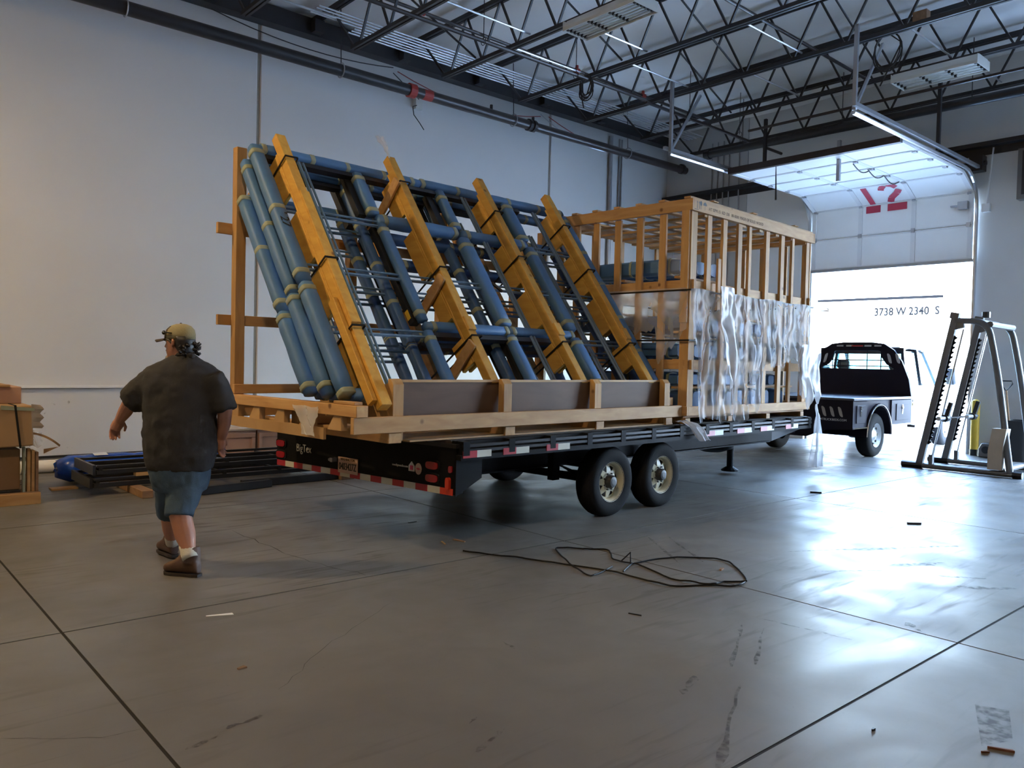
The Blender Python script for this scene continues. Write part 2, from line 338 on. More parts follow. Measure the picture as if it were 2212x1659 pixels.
# ------------------------------------------------------------------ floor: slabs between saw-cut joints
b = MB(); b.bb(XB, XW+.3, YR, YL, -.20, -.004)
fl = struct(b.build('floor', MAT['joint_dark']))
xs = [XB]+[1.06+4.04*k for k in range(-1, 5) if XB < 1.06+4.04*k < XW]+[XW+.3]
ys = [YR]+[5.06+3.30*k for k in range(-3, 3) if YR < 5.06+3.30*k < YL]+[YL]
g = .008
for i in range(len(xs)-1):
    for j in range(len(ys)-1):
        b = MB(); b.bb(xs[i]+g, xs[i+1]-g, ys[j]+g, ys[j+1]-g, -.0035, 0.0)
        b.build('slab', MAT['floor'], fl)
def ribbon(pts, w, z, mt, name, jit=0.0):
    b = MB(); P = [Vector((p[0], p[1], 0)) for p in pts]; L_, R_ = [], []
    for i, p in enumerate(P):
        t = (P[min(i+1, len(P)-1)]-P[max(i-1, 0)]).normalized(); s_ = Vector((-t.y, t.x, 0)); ww = w*(1+jit*random.uniform(-1, 1))*(.35 if i in (0, len(P)-1) else 1)
        L_.append(p+s_*ww/2+Vector((0, 0, z))); R_.append(p-s_*ww/2+Vector((0, 0, z)))
    n = len(P); b.add(L_+R_, [(i, i+1, n+i+1, n+i) for i in range(n-1)]); return b.build(name, mt, fl)
def wig(a, b_, n, amp):
    a = Vector(a); b_ = Vector(b_); d = (b_-a); s_ = Vector((-d.y, d.x)).normalized()
    return [a+d*(i/n)+s_*(random.uniform(-amp, amp) if 0 < i < n else 0) for i in range(n+1)]
pz = lambda x, y: (onz(x, y).x, onz(x, y).y)
ribbon(wig(pz(500, 1145), pz(640, 1203), 8, .03)+wig(pz(640, 1203), pz(790, 1243), 8, .03)[1:], .006, .0012, MAT['crack_dark'], 'crack', .5)
ribbon(wig(pz(0, 1595), pz(220, 1594), 7, .008)+wig(pz(220, 1594), pz(305, 1575), 5, .006)[1:], .0025, .0012, MAT['crack_dark'], 'crack', .5)
ribbon(wig(pz(600, 1490), pz(700, 1400), 7, .02)+wig(pz(700, 1400), pz(850, 1300), 8, .02)[1:], .0022, .0012, MAT['crack_dark'], 'crack', .5)
for pts, w in ((((400, 1620), (470, 1590)), .018), (((490, 1575), (565, 1545)), .03), (((1030, 1625), (1090, 1575)), .022), (((1010, 1565), (1030, 1548)), .012),
               (((1085, 1385), (1112, 1402)), .02), (((1580, 1440), (1602, 1350)), .02), (((1632, 1436), (1650, 1358)), .018), (((1550, 1659), (1600, 1480)), .03),
               (((1500, 1460), (1475, 1500)), .03), (((1700, 1192), (2070, 1180)), .05), (((1920, 1222), (2040, 1216)), .06), (((1760, 1234), (1920, 1232)), .02),
               (((2000, 1242), (2130, 1250)), .04), (((2060, 1268), (2200, 1272)), .05), (((1400, 1160), (1470, 1220)), .02), (((1445, 1160), (1520, 1215)), .02),
               (((1650, 1338), (1840, 1382)), .02), (((1960, 1345), (2000, 1372)), .04)):
    ribbon(wig(pz(*pts[0]), pz(*pts[1]), 7, w*.35), w, .0010, MAT['scuff_dark'], 'scuff_mark', .8)
q = [onz(x, y) for x, y in ((2106, 1522), (2180, 1535), (2188, 1600), (2120, 1612))]
b = MB(); b.poly([p+Vector((0, 0, .001)) for p in q]); b.build('floor_patch', MAT['scuff_dark'], fl)
# ------------------------------------------------------------------ walls
b = MB(); b.bb(XB, XW+.3, YL+.03, YL+.3, 0, 8.6); wlft = struct(b.build('wall_left', MAT['caulk']))
xs = [XB, 5.855, 12.91, XW]
for i in range(3):
    b = MB(); b.bb(xs[i]+(.03 if i else 0), xs[i+1]-.03*(i < 2), YL, YL+.1, 0, 8.6); b.build('wall_panel', MAT['wall_white'], wlft, bevel=.012)
DY0, DY1, DZ = 5.94, 9.36, 5.12
EY0, EY1, EZ = -.6, 3.4, 4.6
b = MB()
b.bb(XW, XW+.25, DY1, 11.12, 0, 8.6); b.bb(XW, XW+.25, EY1, DY0, 0, 8.6); b.bb(XW, XW+.25, YR, EY0, 0, 8.6)
b.bb(XW, XW+.25, DY0, DY1, DZ, 8.6); b.bb(XW, XW+.25, EY0, EY1, EZ, 8.6)
wend = struct(b.build('wall_end', MAT['wall_white']))
b = MB(); b.bb(XW-.02, XW+.25, 11.13, YL, 0, 8.6); b.build('wall_panel', MAT['wall_grey'], wend)
b = MB(); b.bb(XW-.012, XW, DY1+.10, 11.12, 0, 6.1); b.build('lit_wall_strip', MAT['wall_lit'], wend)  # whiter strip of the end wall, its bright lighting put into the colour
b = MB(); b.bb(XB, XW+.3, YR-.25, YR, 0, 8.6); struct(b.build('wall_right', MAT['wall_shade']))
b = MB(); b.bb(XB-.25, XB, YR-.25, YL+.3, 0, 8.6); struct(b.build('wall_back', MAT['wall_shade']))
# roof underside: sagging white faced insulation between the joists
JX = [4.92+1.875*k for k in range(-5, 7)]
def roof(u, v):
    x = XB+(XW+.3-XB)*u; y = YR+(YL+.3-YR)*v
    ph = (x-4.92)/1.875; s_ = abs(math.sin(math.pi*ph))
    return (x, y, ZR+.06-.10*s_-.05*noise.noise(Vector((x*.9, y*.5, 1.3)))*s_)
b = MB(); b.grid(150, 90, roof); ceil = struct(b.build('ceiling', MAT['insulation'], smooth=True))
b = MB(); b.bb(XB-.25, XW+.3, YR-.25, YL+.3, ZR+.14, ZR+.3); b.build('roof_deck', MAT['galv_dull'], ceil)
# ledger angle along the left wall and ledge trim
b = MB(); b.bb(XB, XW, 13.36, YL, 7.40, 7.70); struct(b.build('trim_1', MAT['joist_paint']))
b = MB(); b.bb(1.0, 4.3, YL-.07, YL, 1.06, 1.10); struct(b.build('trim_2', MAT['white_paint']))
b = MB(); b.bb(XW-.22, XW, YR, YL, 6.02, 6.10); b.bb(XW-.03, XW, YR, YL, 5.88, 6.10); struct(b.build('trim_3', MAT['joist_paint']))
b = MB(); b.bb(-1, 8.0, YL-.02, YL, 0, .035); struct(b.build('baseboard_left', MAT['joist_paint']))
# ------------------------------------------------------------------ sectional dock door
door = bpy.data.objects.new('door_1', None); COL.objects.link(door); struct(door); door.location = (XW-.06, (DY0+DY1)/2, 0)
D0 = Vector(door.location)
prof = [(17.24, 3.86), (17.24, 4.54), (17.24, 5.20), (16.66, 5.49), (15.95, 5.50), (15.27, 5.51), (14.59, 5.52), (13.90, 5.53)]
SY = [DY0+.02, DY0+.10, DY0+1.14, DY0+2.30, DY1-.10, DY1-.02]
for i in range(len(prof)-1):
    (xa, za), (xb, zb) = prof[i], prof[i+1]
    d = Vector((xb-xa, 0, zb-za)).normalized(); n = Vector((d.z, 0, -d.x))*-1      # towards the room
    if n.x > 0 and abs(n.x) > abs(n.z): n = -n
    if n.z > 0 and abs(n.z) >= abs(n.x): n = -n
    A_ = Vector((xa, 0, za))+d*.003; B_ = Vector((xb, 0, zb))-d*.003
    b = MB(D0); c = (A_+B_)/2
    b.obox((c.x, (DY0+DY1)/2, c.z), (B_-A_)/2, (0, (DY1-DY0)/2-.02, 0), n*.02)
    sec = b.build('door_section', MAT['door_white'], door)
    for y in (DY0+.07, DY0+1.16, DY0+2.28, DY1-.07):
        b = MB(D0); cc = c+n*.028; b.obox((cc.x, y, cc.z), (B_-A_)*.49, (0, .045, 0), n*.008); b.build('stile', MAT['white_paint'], sec)
    for P_ in (A_+d*.02, B_-d*.02):
        b = MB(D0); cc = P_+n*.026; b.obox((cc.x, (DY0+DY1)/2, cc.z), d*.012, (0, (DY1-DY0)/2-.03, 0), n*.006); b.build('rail', MAT['white_paint'], sec)
    if i:
        b = MB(D0); cc = Vector((xa, 0, za))-n*.024; b.obox((cc.x, (DY0+DY1)/2, cc.z), d*.03, (0, (DY1-DY0)/2-.02, 0), n*.004); b.build('joint_strip', MAT['galv_dull'], sec)  # backing added behind the seam to keep a slit of daylight out
        for y in (DY0+.10, DY0+1.16, DY0+2.28, DY1-.10):
            b = MB(D0); cc = Vector((xa, 0, za))+n*.05; b.obox((cc.x, y, cc.z), d*.045, (0, .035, 0), n*.014)
            b.tube([(cc.x, y-.05, cc.z), (cc.x, y+.05, cc.z)], .010, 6); b.build('hinge', MAT['galv'], sec)
b = MB(D0); b.bb(17.18, 17.30, DY0, DY1, 3.80, 3.86); b.build('bottom_seal', MAT['galv_dull'], door)
b = MB(D0); b.bb(13.80, 13.90, DY0+.02, DY1-.02, 5.48, 5.60); b.build('top_strut', MAT['pipe_dark'], door)
for xx in (15.9, 15.2, 14.6):      # sagging reinforcing cables below the leaves
    b = MB(D0); b.tube([(xx-.02+.7*t, DY0+1.2+.02*t, 5.45-.09*math.sin(math.pi*t)) for t in [k/8 for k in range(9)]], .012, 6); b.build('safety_cable', MAT['pipe_dark'], door)
b = MB(D0); b.tube([(13.95, DY1-1.0, 5.50), (13.95, DY1-1.02, 4.85)], [.008, .022], 6); b.build('pull_rope', MAT['pipe_dark'], door)
b = MB(D0); b.bb(14.25, 14.31, DY0+1.3, DY0+1.36, 5.1, 5.85); b.build('drop_bracket', MAT['galv_dull'], door)
for y, sgn in ((DY0-.04, -1), (DY1+.04, 1)):
    pts = [(17.20, y, 0.0), (17.20, y, 4.85)]+[(17.20-.65*(1-math.cos(a)), y, 4.85+.68*math.sin(a)) for a in [R(15*k) for k in range(1, 7)]]+[(12.0, y, 5.56)]
    b = MB(D0); b.tube(pts, .035, 6); b.build('track', MAT['galv'], door)
    b = MB(D0); b.bar((17.15, y+sgn*.05, 5.62), (11.9, y+sgn*.05, 5.66), .06, .06); b.build('track_angle', MAT['galv_dull'], door)
    b = MB(D0); b.bb(12.0, 12.05, y-.03, y+.03, 5.6, 6.9); b.build('track_hanger', MAT['galv_dull'], door)
    b = MB(D0); b.bar((12.02, y, 5.6), (12.9, y, 6.85), .04, .04); b.build('hanger_brace', MAT['galv_dull'], door)
    b = MB(D0); b.bb(15.2, 15.26, y-.03, y+.03, 5.6, 6.9); b.build('track_hanger', MAT['joist_paint'], door)
    b = MB(D0); b.bb(17.05, 17.28, y-.12, y+.12, 5.55, 5.85); b.build('spring_bracket', MAT['joist_paint'], door)
b = MB(D0); b.tube([(17.15, DY0-.2, 5.70), (17.15, DY1+.2, 5.70)], .05, 10); b.build('spring_shaft', MAT['joist_paint'], door)
b = MB(D0); b.bb(17.10, 17.20, DY0+.10, DY0+.28, 4.85, 5.0); b.bb(17.12, 17.18, DY0+.28, DY0+.42, 4.91, 4.94); b.build('lock_box', MAT['galv_dull'], door)
# stencilled number 12: feet of the digits on the upright leaf, the rest on the tilted leaf above
def onsec(i, y, h, off=.030):
    (xa, za), (xb, zb) = prof[i], prof[i+1]; d = Vector((xb-xa, 0, zb-za)).normalized(); n = Vector((-d.z, 0, d.x))
    if i < 2: n = Vector((-1, 0, 0))
    else:
        n = Vector((d.z, 0, -d.x));  n = n if n.z < 0 else -n
    p = Vector((xa, 0, za))+d*h+n*off; return (p.x, y, p.z)
def decal(polys, sec, name):
    b = MB(D0)
    for pl in polys: b.poly([onsec(sec, y, h) for y, h in pl])
    return b.build(name, MAT['print_red'], door)
def yat(x): return onX(x, 445, 17.2).y
ya, yb, yc, yd_ = yat(1871), yat(1902), yat(1917), yat(1959)
decal([[(ya, .47), (yb, .47), (yb, .62), (ya, .62)]], 1, 'number_12')
decal([[(yc, .47), (yd_, .47), (yd_, .62), (yc, .62)]], 1, 'number_12')
y1 = (ya+yb)/2
def stroke(pts, w):
    out = []
    for k in range(len(pts)-1):
        a = Vector(pts[k]); c = Vector(pts[k+1]); t = (c-a).normalized(); n = Vector((-t.y, t.x))*w/2
        out.append([tuple(a+n), tuple(c+n), tuple(c-n), tuple(a-n)])
    return out
decal(stroke([(y1, .03), (y1, .62)], .12), 2, 'number_12')
ym = (yc+yd_)/2
decal(stroke([(ym+.13, .04), (ym+.06, .18), (ym-.10, .32), (ym-.17, .42)], .13), 2, 'number_12')
decal(stroke([(ym-.14, .50), (ym-.08, .59), (ym+.02, .625)], .12), 2, 'number_12')
decal(stroke([(ym+.08, .60), (ym+.16, .52), (ym+.18, .46)], .12), 2, 'number_12')
# second dock opening frame (beside the rack, open)
b = MB(); b.bb(XW-.02, XW+.02, EY0-.12, EY0, 0, EZ+.12); b.bb(XW-.02, XW+.02, EY1, EY1+.12, 0, EZ+.12); b.bb(XW-.02, XW+.02, EY0, EY1, EZ, EZ+.12); struct(b.build('door_2', MAT['galv_dull']))
# ------------------------------------------------------------------ outside
b = MB(); b.bb(XW+.30, 120, -60, 90, -.25, -.015); struct(b.build('yard_ground', MAT['asphalt']))
b = MB(); bo = thing('warehouse_building', 'pale warehouse across the yard with street number on its wall', 'building', (46, 20, 0))
O = Vector((46, 20, 0))
b = MB(O); b.bb(46, 58, -40, 80, -.02, 11); b.build('wall', MAT['stucco'], bo)
b = MB(O); p0 = onX(1767, 650.6, 45.9); p1 = onX(2037, 639.7, 45.9); b.bar(p0, p1, .1, .14); b.build('ledge', MAT['sign_grey'], bo)
tc_ = onX(1957, 673, 45.95)
for k_, ch_ in enumerate('3738 W 2340 S'):
    if ch_ != ' ': textmesh(ch_, .62, MAT['sign_grey'], 'street_number', bo, Matrix.Translation(tc_-O+Vector((0, (6-k_)*.275, 0))) @ frame((0, 0, 0), (0, -1, 0), (0, 0, 1)), sx=.85, bold=.018)
b = MB(O); pa = onX(1772, 672, 45.9); b.bar(pa, pa+Vector((0, -.55, 0)), .03, .06); b.bar(pa+Vector((0, -.55, .05)), pa+Vector((0, -.40, .16)), .03, .05); b.build('wall_lamp', MAT['sign_grey'], bo)
# ------------------------------------------------------------------ trailer frame: x = forward, y = left, origin rear right deck corner
TA = R(3.8); TP = Vector((4.12, 5.42, 0)); TM = Matrix.Rotation(TA, 3, 'Z')
def TW(t, s, z=0.0): return TP + TM @ Vector((t, s, z))
def tthing(name, label, cat, base, group=None): return thing(name, label, cat, TW(*base), TA, group)
DZK = .92; TLEN, TWID = 6.72, 2.70
tr = tthing('flatbed_trailer', 'black flatbed trailer with tandem cream wheels carrying the wooden crates', 'trailer', (0, 0, 0))
for k in range(9):
    b = MB(); y0 = .06+k*.288; b.bb(.0 if k < 5 else -.08, TLEN, y0, y0+.28, DZK-.045, DZK); b.build('deck_board', MAT['trailer_deck'], tr)
for s0, s1 in ((0.0, .055), (TWID-.055, TWID)):
    b = MB(); b.bb(0, TLEN, s0, s1, DZK-.17, DZK-.002); b.build('side_channel', MAT['trailer_black'], tr, bevel=.006)
for s0 in (-.075, TWID+.06):
    for z0 in (DZK-.055, DZK-.10):
        b = MB(); b.bb(.02, TLEN, s0, s0+.014, z0, z0+.030); b.build('rub_rail', MAT['rub_rail'], tr, bevel=.003)
    for k in range(13):
        b = MB(); t0 = .02+k*.55; s1 = s0-.004 if s0 < 0 else s0-.062
        b.bb(t0, t0+.075, s1, s1+.082, DZK-.125, DZK-.005); b.build('stake_pocket', MAT['trailer_black'], tr)
b = MB(); b.bb(TLEN-.07, TLEN, 0, TWID, DZK-.17, DZK); b.build('front_channel', MAT['trailer_black'], tr)
def refl(t, w, mt, s=-.082, z0=.775, z1=.835):
    b = MB(); b.bb(t, t+w, s+.004, s+.012, z0, z1); return b.build('reflective_tape', MAT[mt], tr)
b = MB(); b.bb(.0, TLEN, -.072, -.0, .755, .80); b.build('lower_side_rail', MAT['trailer_black'], tr)
for t in (.02, .50, 1.07): refl(t, .16, 'tape_red'); refl(t+.16, .17, 'tape_white')
for t in (3.90, 4.61, 5.21, 5.92): refl(t, .18, 'tape_red'); refl(t+.18, .19, 'tape_white')
for s in (.62, 2.06):
    b = MB(); b.bb(.1, TLEN, s-.07, s+.07, .50, .515); b.bb(.1, TLEN, s-.07, s+.07, .735, .75); b.bb(.1, TLEN, s-.01, s+.01, .51, .74); b.build('main_beam', MAT['trailer_black'], tr)
for k in range(12):
    b = MB(); b.bb(.25+k*.57, .31+k*.57, .05, TWID-.05, .76, DZK-.045); b.build('cross_member', MAT['trailer_black'], tr)
# rear bumper panel, slightly askew
BD = Vector((-.2, 2.65, 0)).normalized(); BN = Vector((-BD.y, BD.x, 0))   # BN points rearwards (-t)
def BP(u, z, off=0.0): return BD*u + BN*off + Vector((0, 0, z))
b = MB(); b.obox(BP(1.35, .655, -.055), BD*1.35, BN*.055, Vector((0, 0, .205))); b.build('bumper', MAT['trailer_black'], tr, bevel=.01)
b = MB(); b.obox(BP(1.35, .875, -.02), BD*1.38, BN*.045, Vector((0, 0, .018))); b.build('bumper_cap', MAT['rub_rail'], tr)
b = MB(); b.prism([(.0, -.012, .44), (.30, -.012, .58), (.30, -.012, .86), (.0, -.012, .86)], (0, .012, 0)); b.build('bumper_end_plate', MAT['trailer_black'], tr)
def oval(c, w, h, off, d, n=16):
    return [BP(c[0]+w*math.copysign(abs(math.cos(a))**.6, math.cos(a)), c[1]+h*math.copysign(abs(math.sin(a))**.6, math.sin(a)), off) for a in [2*math.pi*k/n for k in range(n)]]
for c in ((.274, .683), (.274, .570), (2.60, .685), (2.60, .566)):
    b = MB(); b.prism(oval(c, .095, .048, 0, 0), BN*.012); g_ = b.build('lamp_grommet', MAT['rubber'], tr)
    b = MB(); b.prism(oval(c, .075, .034, .010, 0), BN*.012); b.build('lens', MAT['lamp_red'], g_)
b = MB(); b.prism(oval((.07, .545), .022, .055, .0, 0), BN*.03); b.build('marker_lamp', MAT['lamp_orange'], tr)
b = MB(); b.prism(oval((.05, .67), .022, .03, .0, 0), BN*.015); b.build('marker_lamp', MAT['lamp_red'], tr)
N_ = 17; w_ = 2.66/N_
for k in range(N_):
    b = MB(); b.obox(BP(.02+w_*(k+.5), .475, .003), BD*(w_*.5), BN*.003, Vector((0, 0, .029))); b.build('reflective_tape', MAT['lamp_orange' if k == 0 else ('tape_red' if k % 2 == 0 else 'tape_white')], tr)
b = MB(); b.obox(BP(1.45, .560, .014), BD*.155, BN*.004, Vector((0, 0, .078))); pl = b.build('licence_plate', MAT['plate_cream'], tr, bevel=.004)
BMt = lambda u, z, off: frame(BP(u, z, off), -BD, (0, 0, 1))
textmesh('0403427Z', .098, MAT['print_black'], 'plate_number', pl, BMt(1.45, .545, .020), sx=.66)
textmesh('WASHINGTON', .036, MAT['print_brown'], 'plate_state', pl, BMt(1.45, .617, .020), sx=.9)
b = MB(); b.obox(BP(1.66, .60, .03), BD*.018, BN*.03, Vector((0, 0, .02))); b.tube([BP(1.66, .60, .03), BP(1.71, .60, .045)], .018, 8); b.build('plate_lamp', MAT['galv_dull'], tr)
textmesh('BigTex', .115, MAT['print_white'], 'maker_lettering', tr, BMt(2.195, .660, .006), sx=.82)
textmesh('www.bigtextrailers.com', .030, MAT['print_white'], 'small_lettering', tr, BMt(.70, .640, .006), sx=.75)
b = MB(); b.prism([BP(.545+x*.04, .643+y*.05, .003) for x, y in ((-1, -.8), (1, -.8), (1, .2), (0, 1), (-1, .2))], BN*.003); b.build('house_sticker', MAT['print_white'], tr)
b = MB(); b.prism([BP(.545+x*.02, .635+y*.02, .006) for x, y in ((-1, -1), (1, -1), (1, 1), (-1, 1))], BN*.002); b.build('sticker_mark', MAT['print_red'], tr)
b = MB(); b.prism([BP(.455+.043*math.cos(a), .633+.052*math.sin(a), .003) for a in [2*math.pi*k/16 for k in range(16)]], BN*.003); b.build('round_sticker', MAT['plate_cream'], tr)
b = MB(); b.prism([BP(.455+x*.03, .633+y*.01, .006) for x, y in ((-1, -.2), (0, 1), (1, .2), (0, -1))], BN*.002); b.build('sticker_mark', MAT['print_red'], tr)
# wheels
def make_wheel(t, s, outer):
    ax = Vector((0, -1 if outer else 1, 0)); Rr = .370; wd = .23
    c = Vector((t, s, Rr-.006))
    b = MB(); P = [(.205, -.10), (.25, -.115), (.31, -.118), (.352, -.100), (.370, -.065), (.370, .065), (.352, .100), (.31, .118), (.25, .115), (.205, .10)]
    b.lathe(P, c, ax, 36, caps=False); ty = b.build('tire', MAT['rubber'], tr, smooth=True)
    for k in (-.05, 0, .05):
        b = MB(); b.lathe([(.3715, k-.012), (.3735, k-.006), (.3735, k+.006), (.3715, k+.012)], c, ax, 36, caps=False); b.build('tread_rib', MAT['rubber'], ty, smooth=True)
    b = MB(); b.lathe([(.195, -.09), (.185, .02), (.19, .075), (.207, .100), (.214, .104), (.214, .096), (.198, .06), (.18, .02)], c, ax, 32, caps=False); rm = b.build('rim', MAT['cream_wheel'], tr, smooth='auto')
    b = MB(); b.lathe([(.19, .0), (.19, .012)], c, ax, 24); b.build('brake_drum', MAT['hub_dark'], rm)
    b = MB()      # disc with eight triangular windows
    e_, g_ = Vector((1, 0, 0)), Vector((0, 0, 1)); n = 8
    pt = lambda r_, a, h: c+ax*h+(e_*math.cos(a)+g_*math.sin(a))*r_
    b.lathe([(.075, .05), (.075, .062), (.105, .062), (.105, .05)], c, ax, 24, caps=False)
    b.lathe([(.168, .030), (.168, .042), (.190, .036), (.190, .026)], c, ax, 24, caps=False)
    for k in range(n):
        a0 = 2*math.pi*k/n; h = math.pi/n
        ring = [pt(.104, a0-h*.95, .060), pt(.104, a0+h*.95, .060), pt(.170, a0+h*.32, .040), pt(.170, a0-h*.32, .040)]
        b.prism(ring, ax*-.010)
    b.build('spoke_disc', MAT['cream_wheel'], rm)
    b = MB(); b.lathe([(.072, .04), (.072, .10), (.055, .125), (.030, .13), (.001, .13)], c, ax, 16); b.build('hub', MAT['hub_dark'], rm)
    for k in range(8):
        b = MB(); q_ = pt(.088, 2*math.pi*(k+.5)/8, .062); b.tube([q_, q_+ax*.02], .009, 6); b.build('lug_nut', MAT['hub_dark'], rm)
for t in (2.228, 3.150):
    make_wheel(t, .14, True); make_wheel(t, TWID-.14, False)
    b = MB(); b.tube([(t, .15, .362), (t, TWID-.15, .362)], .045, 10); b.build('axle', MAT['trailer_black'], tr)
    for s in (.45, TWID-.45):
        b = MB()
        for k in range(4): b.tube([(t-.36+k*.05, s, .50-k*.02+.02), (t-.18, s, .455-k*.014), (t, s, .43-k*.012), (t+.18, s, .455-k*.014), (t+.36-k*.05, s, .50-k*.02+.02)], .012, 6)
        b.build('leaf_spring', MAT['trailer_black'], tr)
for t in (1.76, 2.69, 3.60):
    for s in (.45, TWID-.45):
        b = MB(); b.bb(t-.05, t+.05, s-.04, s+.04, .38, .76); b.build('spring_hanger', MAT['trailer_black'], tr)
b = MB(); b.bb(1.70, 3.72, -.01, .30, .757, .775); b.build('fender_plate', MAT['trailer_black'], tr)
b = MB(); b.bb(1.70, 3.72, TWID-.30, TWID+.01, .757, .775); b.build('fender_plate', MAT['trailer_black'], tr)
b = MB(); b.prism([(6.0, .62, .50), (6.9, .62, .50), (9.45, 1.28, .56), (9.45, 1.42, .56), (6.9, 2.06, .50), (6.0, 2.06, .50), (6.0, 1.9, .50), (6.8, 1.9, .50), (9.0, 1.35, .55), (6.8, .78, .50), (6.0, .78, .50)], (0, 0, .15)); b.build('tongue', MAT['trailer_black'], tr)
b = MB(); b.lathe([(.05, .12), (.05, .75), (.06, .75), (.06, .95)], (6.35, 1.0, 0), n=12); b.lathe([(.13, .045), (.13, .065), (.04, .12)], (6.35, 1.0, 0), n=14); b.build('landing_jack', MAT['trailer_black'], tr)
b = MB(); b.lathe([(.03, -.16), (.14, -.15), (.30, -.09), (.33, 0), (.30, .05), (.03, .05)], (6.0, 1.1, .50), n=22); b.build('spare_wheel_pan', MAT['trailer_black'], tr, smooth='auto')

# ------------------------------------------------------------------ leaning A-frame crate
CA = Vector((1.3, 1.2, DZK))
ca = tthing('leaning_frame_crate', 'open timber crate holding leaning blue-wrapped frames on the trailer', 'crate', CA)
VDs, VDz = 1.72/math.hypot(1.72, 2.38), 2.38/math.hypot(1.72, 2.38)
def FR(t, v, w=0.0): return Vector((t, .30+VDs*v-VDz*w, 1.22+VDz*v+VDs*w))
FT, FV, FN = Vector((1, 0, 0)), Vector((0, VDs, VDz)), Vector((0, -VDz, VDs))
def capart(name, mt, fn, bevel=.004, par=None):
    b = MB(CA); fn(b); return b.build(name, MAT[mt], par or ca, bevel=bevel)
def cab(name, mt, x0, x1, y0, y1, z0, z1, **k): return capart(name, mt, lambda b: b.bb(x0, x1, y0, y1, z0, z1), **k)
for t in (-.62, .70, 2.03, 3.30): cab('skid', 'cross_wood', t-.01, t+.12, .10, 2.40, .921, 1.005)
cab('base_sheet', 'light_plywood', -.40, 3.46, .12, 2.38, .921, .934, bevel=0)
cab('side_beam', 'crate_wood', -.98, 3.585, .08, .125, 1.01, 1.142)
cab('side_beam', 'crate_wood', -.98, 3.55, 2.30, 2.345, 1.01, 1.142)
cab('side_beam', 'crate_wood', -.85, 3.50, 1.15, 1.25, 1.01, 1.142)
cab('rear_beam', 'cross_wood', -.97, -.86, .06, 2.40, 1.144, 1.235)
cab('rear_cap', 'cross_wood', -.95, -.87, .12, .42, 1.236, 1.262)
cab('front_beam', 'cross_wood', 3.40, 3.50, .15, 2.35, 1.144, 1.235)
cab('rear_foot_board', 'light_plywood', -.955, -.93, .55, 2.30, .935, 1.03, bevel=0)
for s in (.35, .80, 1.25, 1.70, 2.12):
    capart('rear_block', 'light_plywood', lambda b: b.prism([(-.95, s-.05, 1.02), (-.95, s+.16, 1.02), (-.95, s+.06, 1.144), (-.95, s-.05, 1.144)], (.06, 0, 0)))
for t in (-.52, .74, 2.07, 3.34):
    capart('front_post', 'post_wood', lambda b: b.prism([(t-.055, .126, .935), (t-.055, .126, 1.40), (t-.055, .165, 1.445), (t-.055, .20, 1.445), (t-.055, .20, .935)], (.11, 0, 0)))
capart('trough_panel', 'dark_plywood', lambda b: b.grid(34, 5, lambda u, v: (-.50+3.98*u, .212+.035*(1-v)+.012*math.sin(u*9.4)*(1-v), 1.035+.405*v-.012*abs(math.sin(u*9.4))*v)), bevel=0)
capart('trough_lip', 'light_plywood', lambda b: b.bb(-.52, 3.46, .202, .214, 1.415, 1.437), bevel=0)
capart('trough_gusset', 'light_plywood', lambda b: b.prism([(-.54, .205, 1.43), (-.54, .285, 1.39), (-.54, .285, 1.225), (-.54, .85, 1.225), (-.54, .95, 1.03), (-.54, .205, 1.03)], (.015, 0, 0)), bevel=0)
capart('trough_gusset', 'light_plywood', lambda b: b.prism([(3.46, .205, 1.43), (3.46, .285, 1.39), (3.46, .285, 1.225), (3.46, .85, 1.225), (3.46, .95, 1.03), (3.46, .205, 1.03)], (.015, 0, 0)), bevel=0)
for t in (-.88, .40, 1.66, 2.9, 3.42):
    h = 3.61 if t < 0 else 3.35
    cab('rear_post', 'post_wood', t-.05, t+.05, 2.20, 2.29, 1.143, h)
for z, dz, t0, t1 in ((2.83, .105, -1.07, 3.5), (1.95, .10, -1.06, 3.5)):
    cab('cross_slat', 'crate_wood', t0, t1, 2.295, 2.335, z-dz/2, z+dz/2)
cab('cross_slat', 'crate_wood', -.95, 3.5, 2.155, 2.197, 1.24, 1.33)
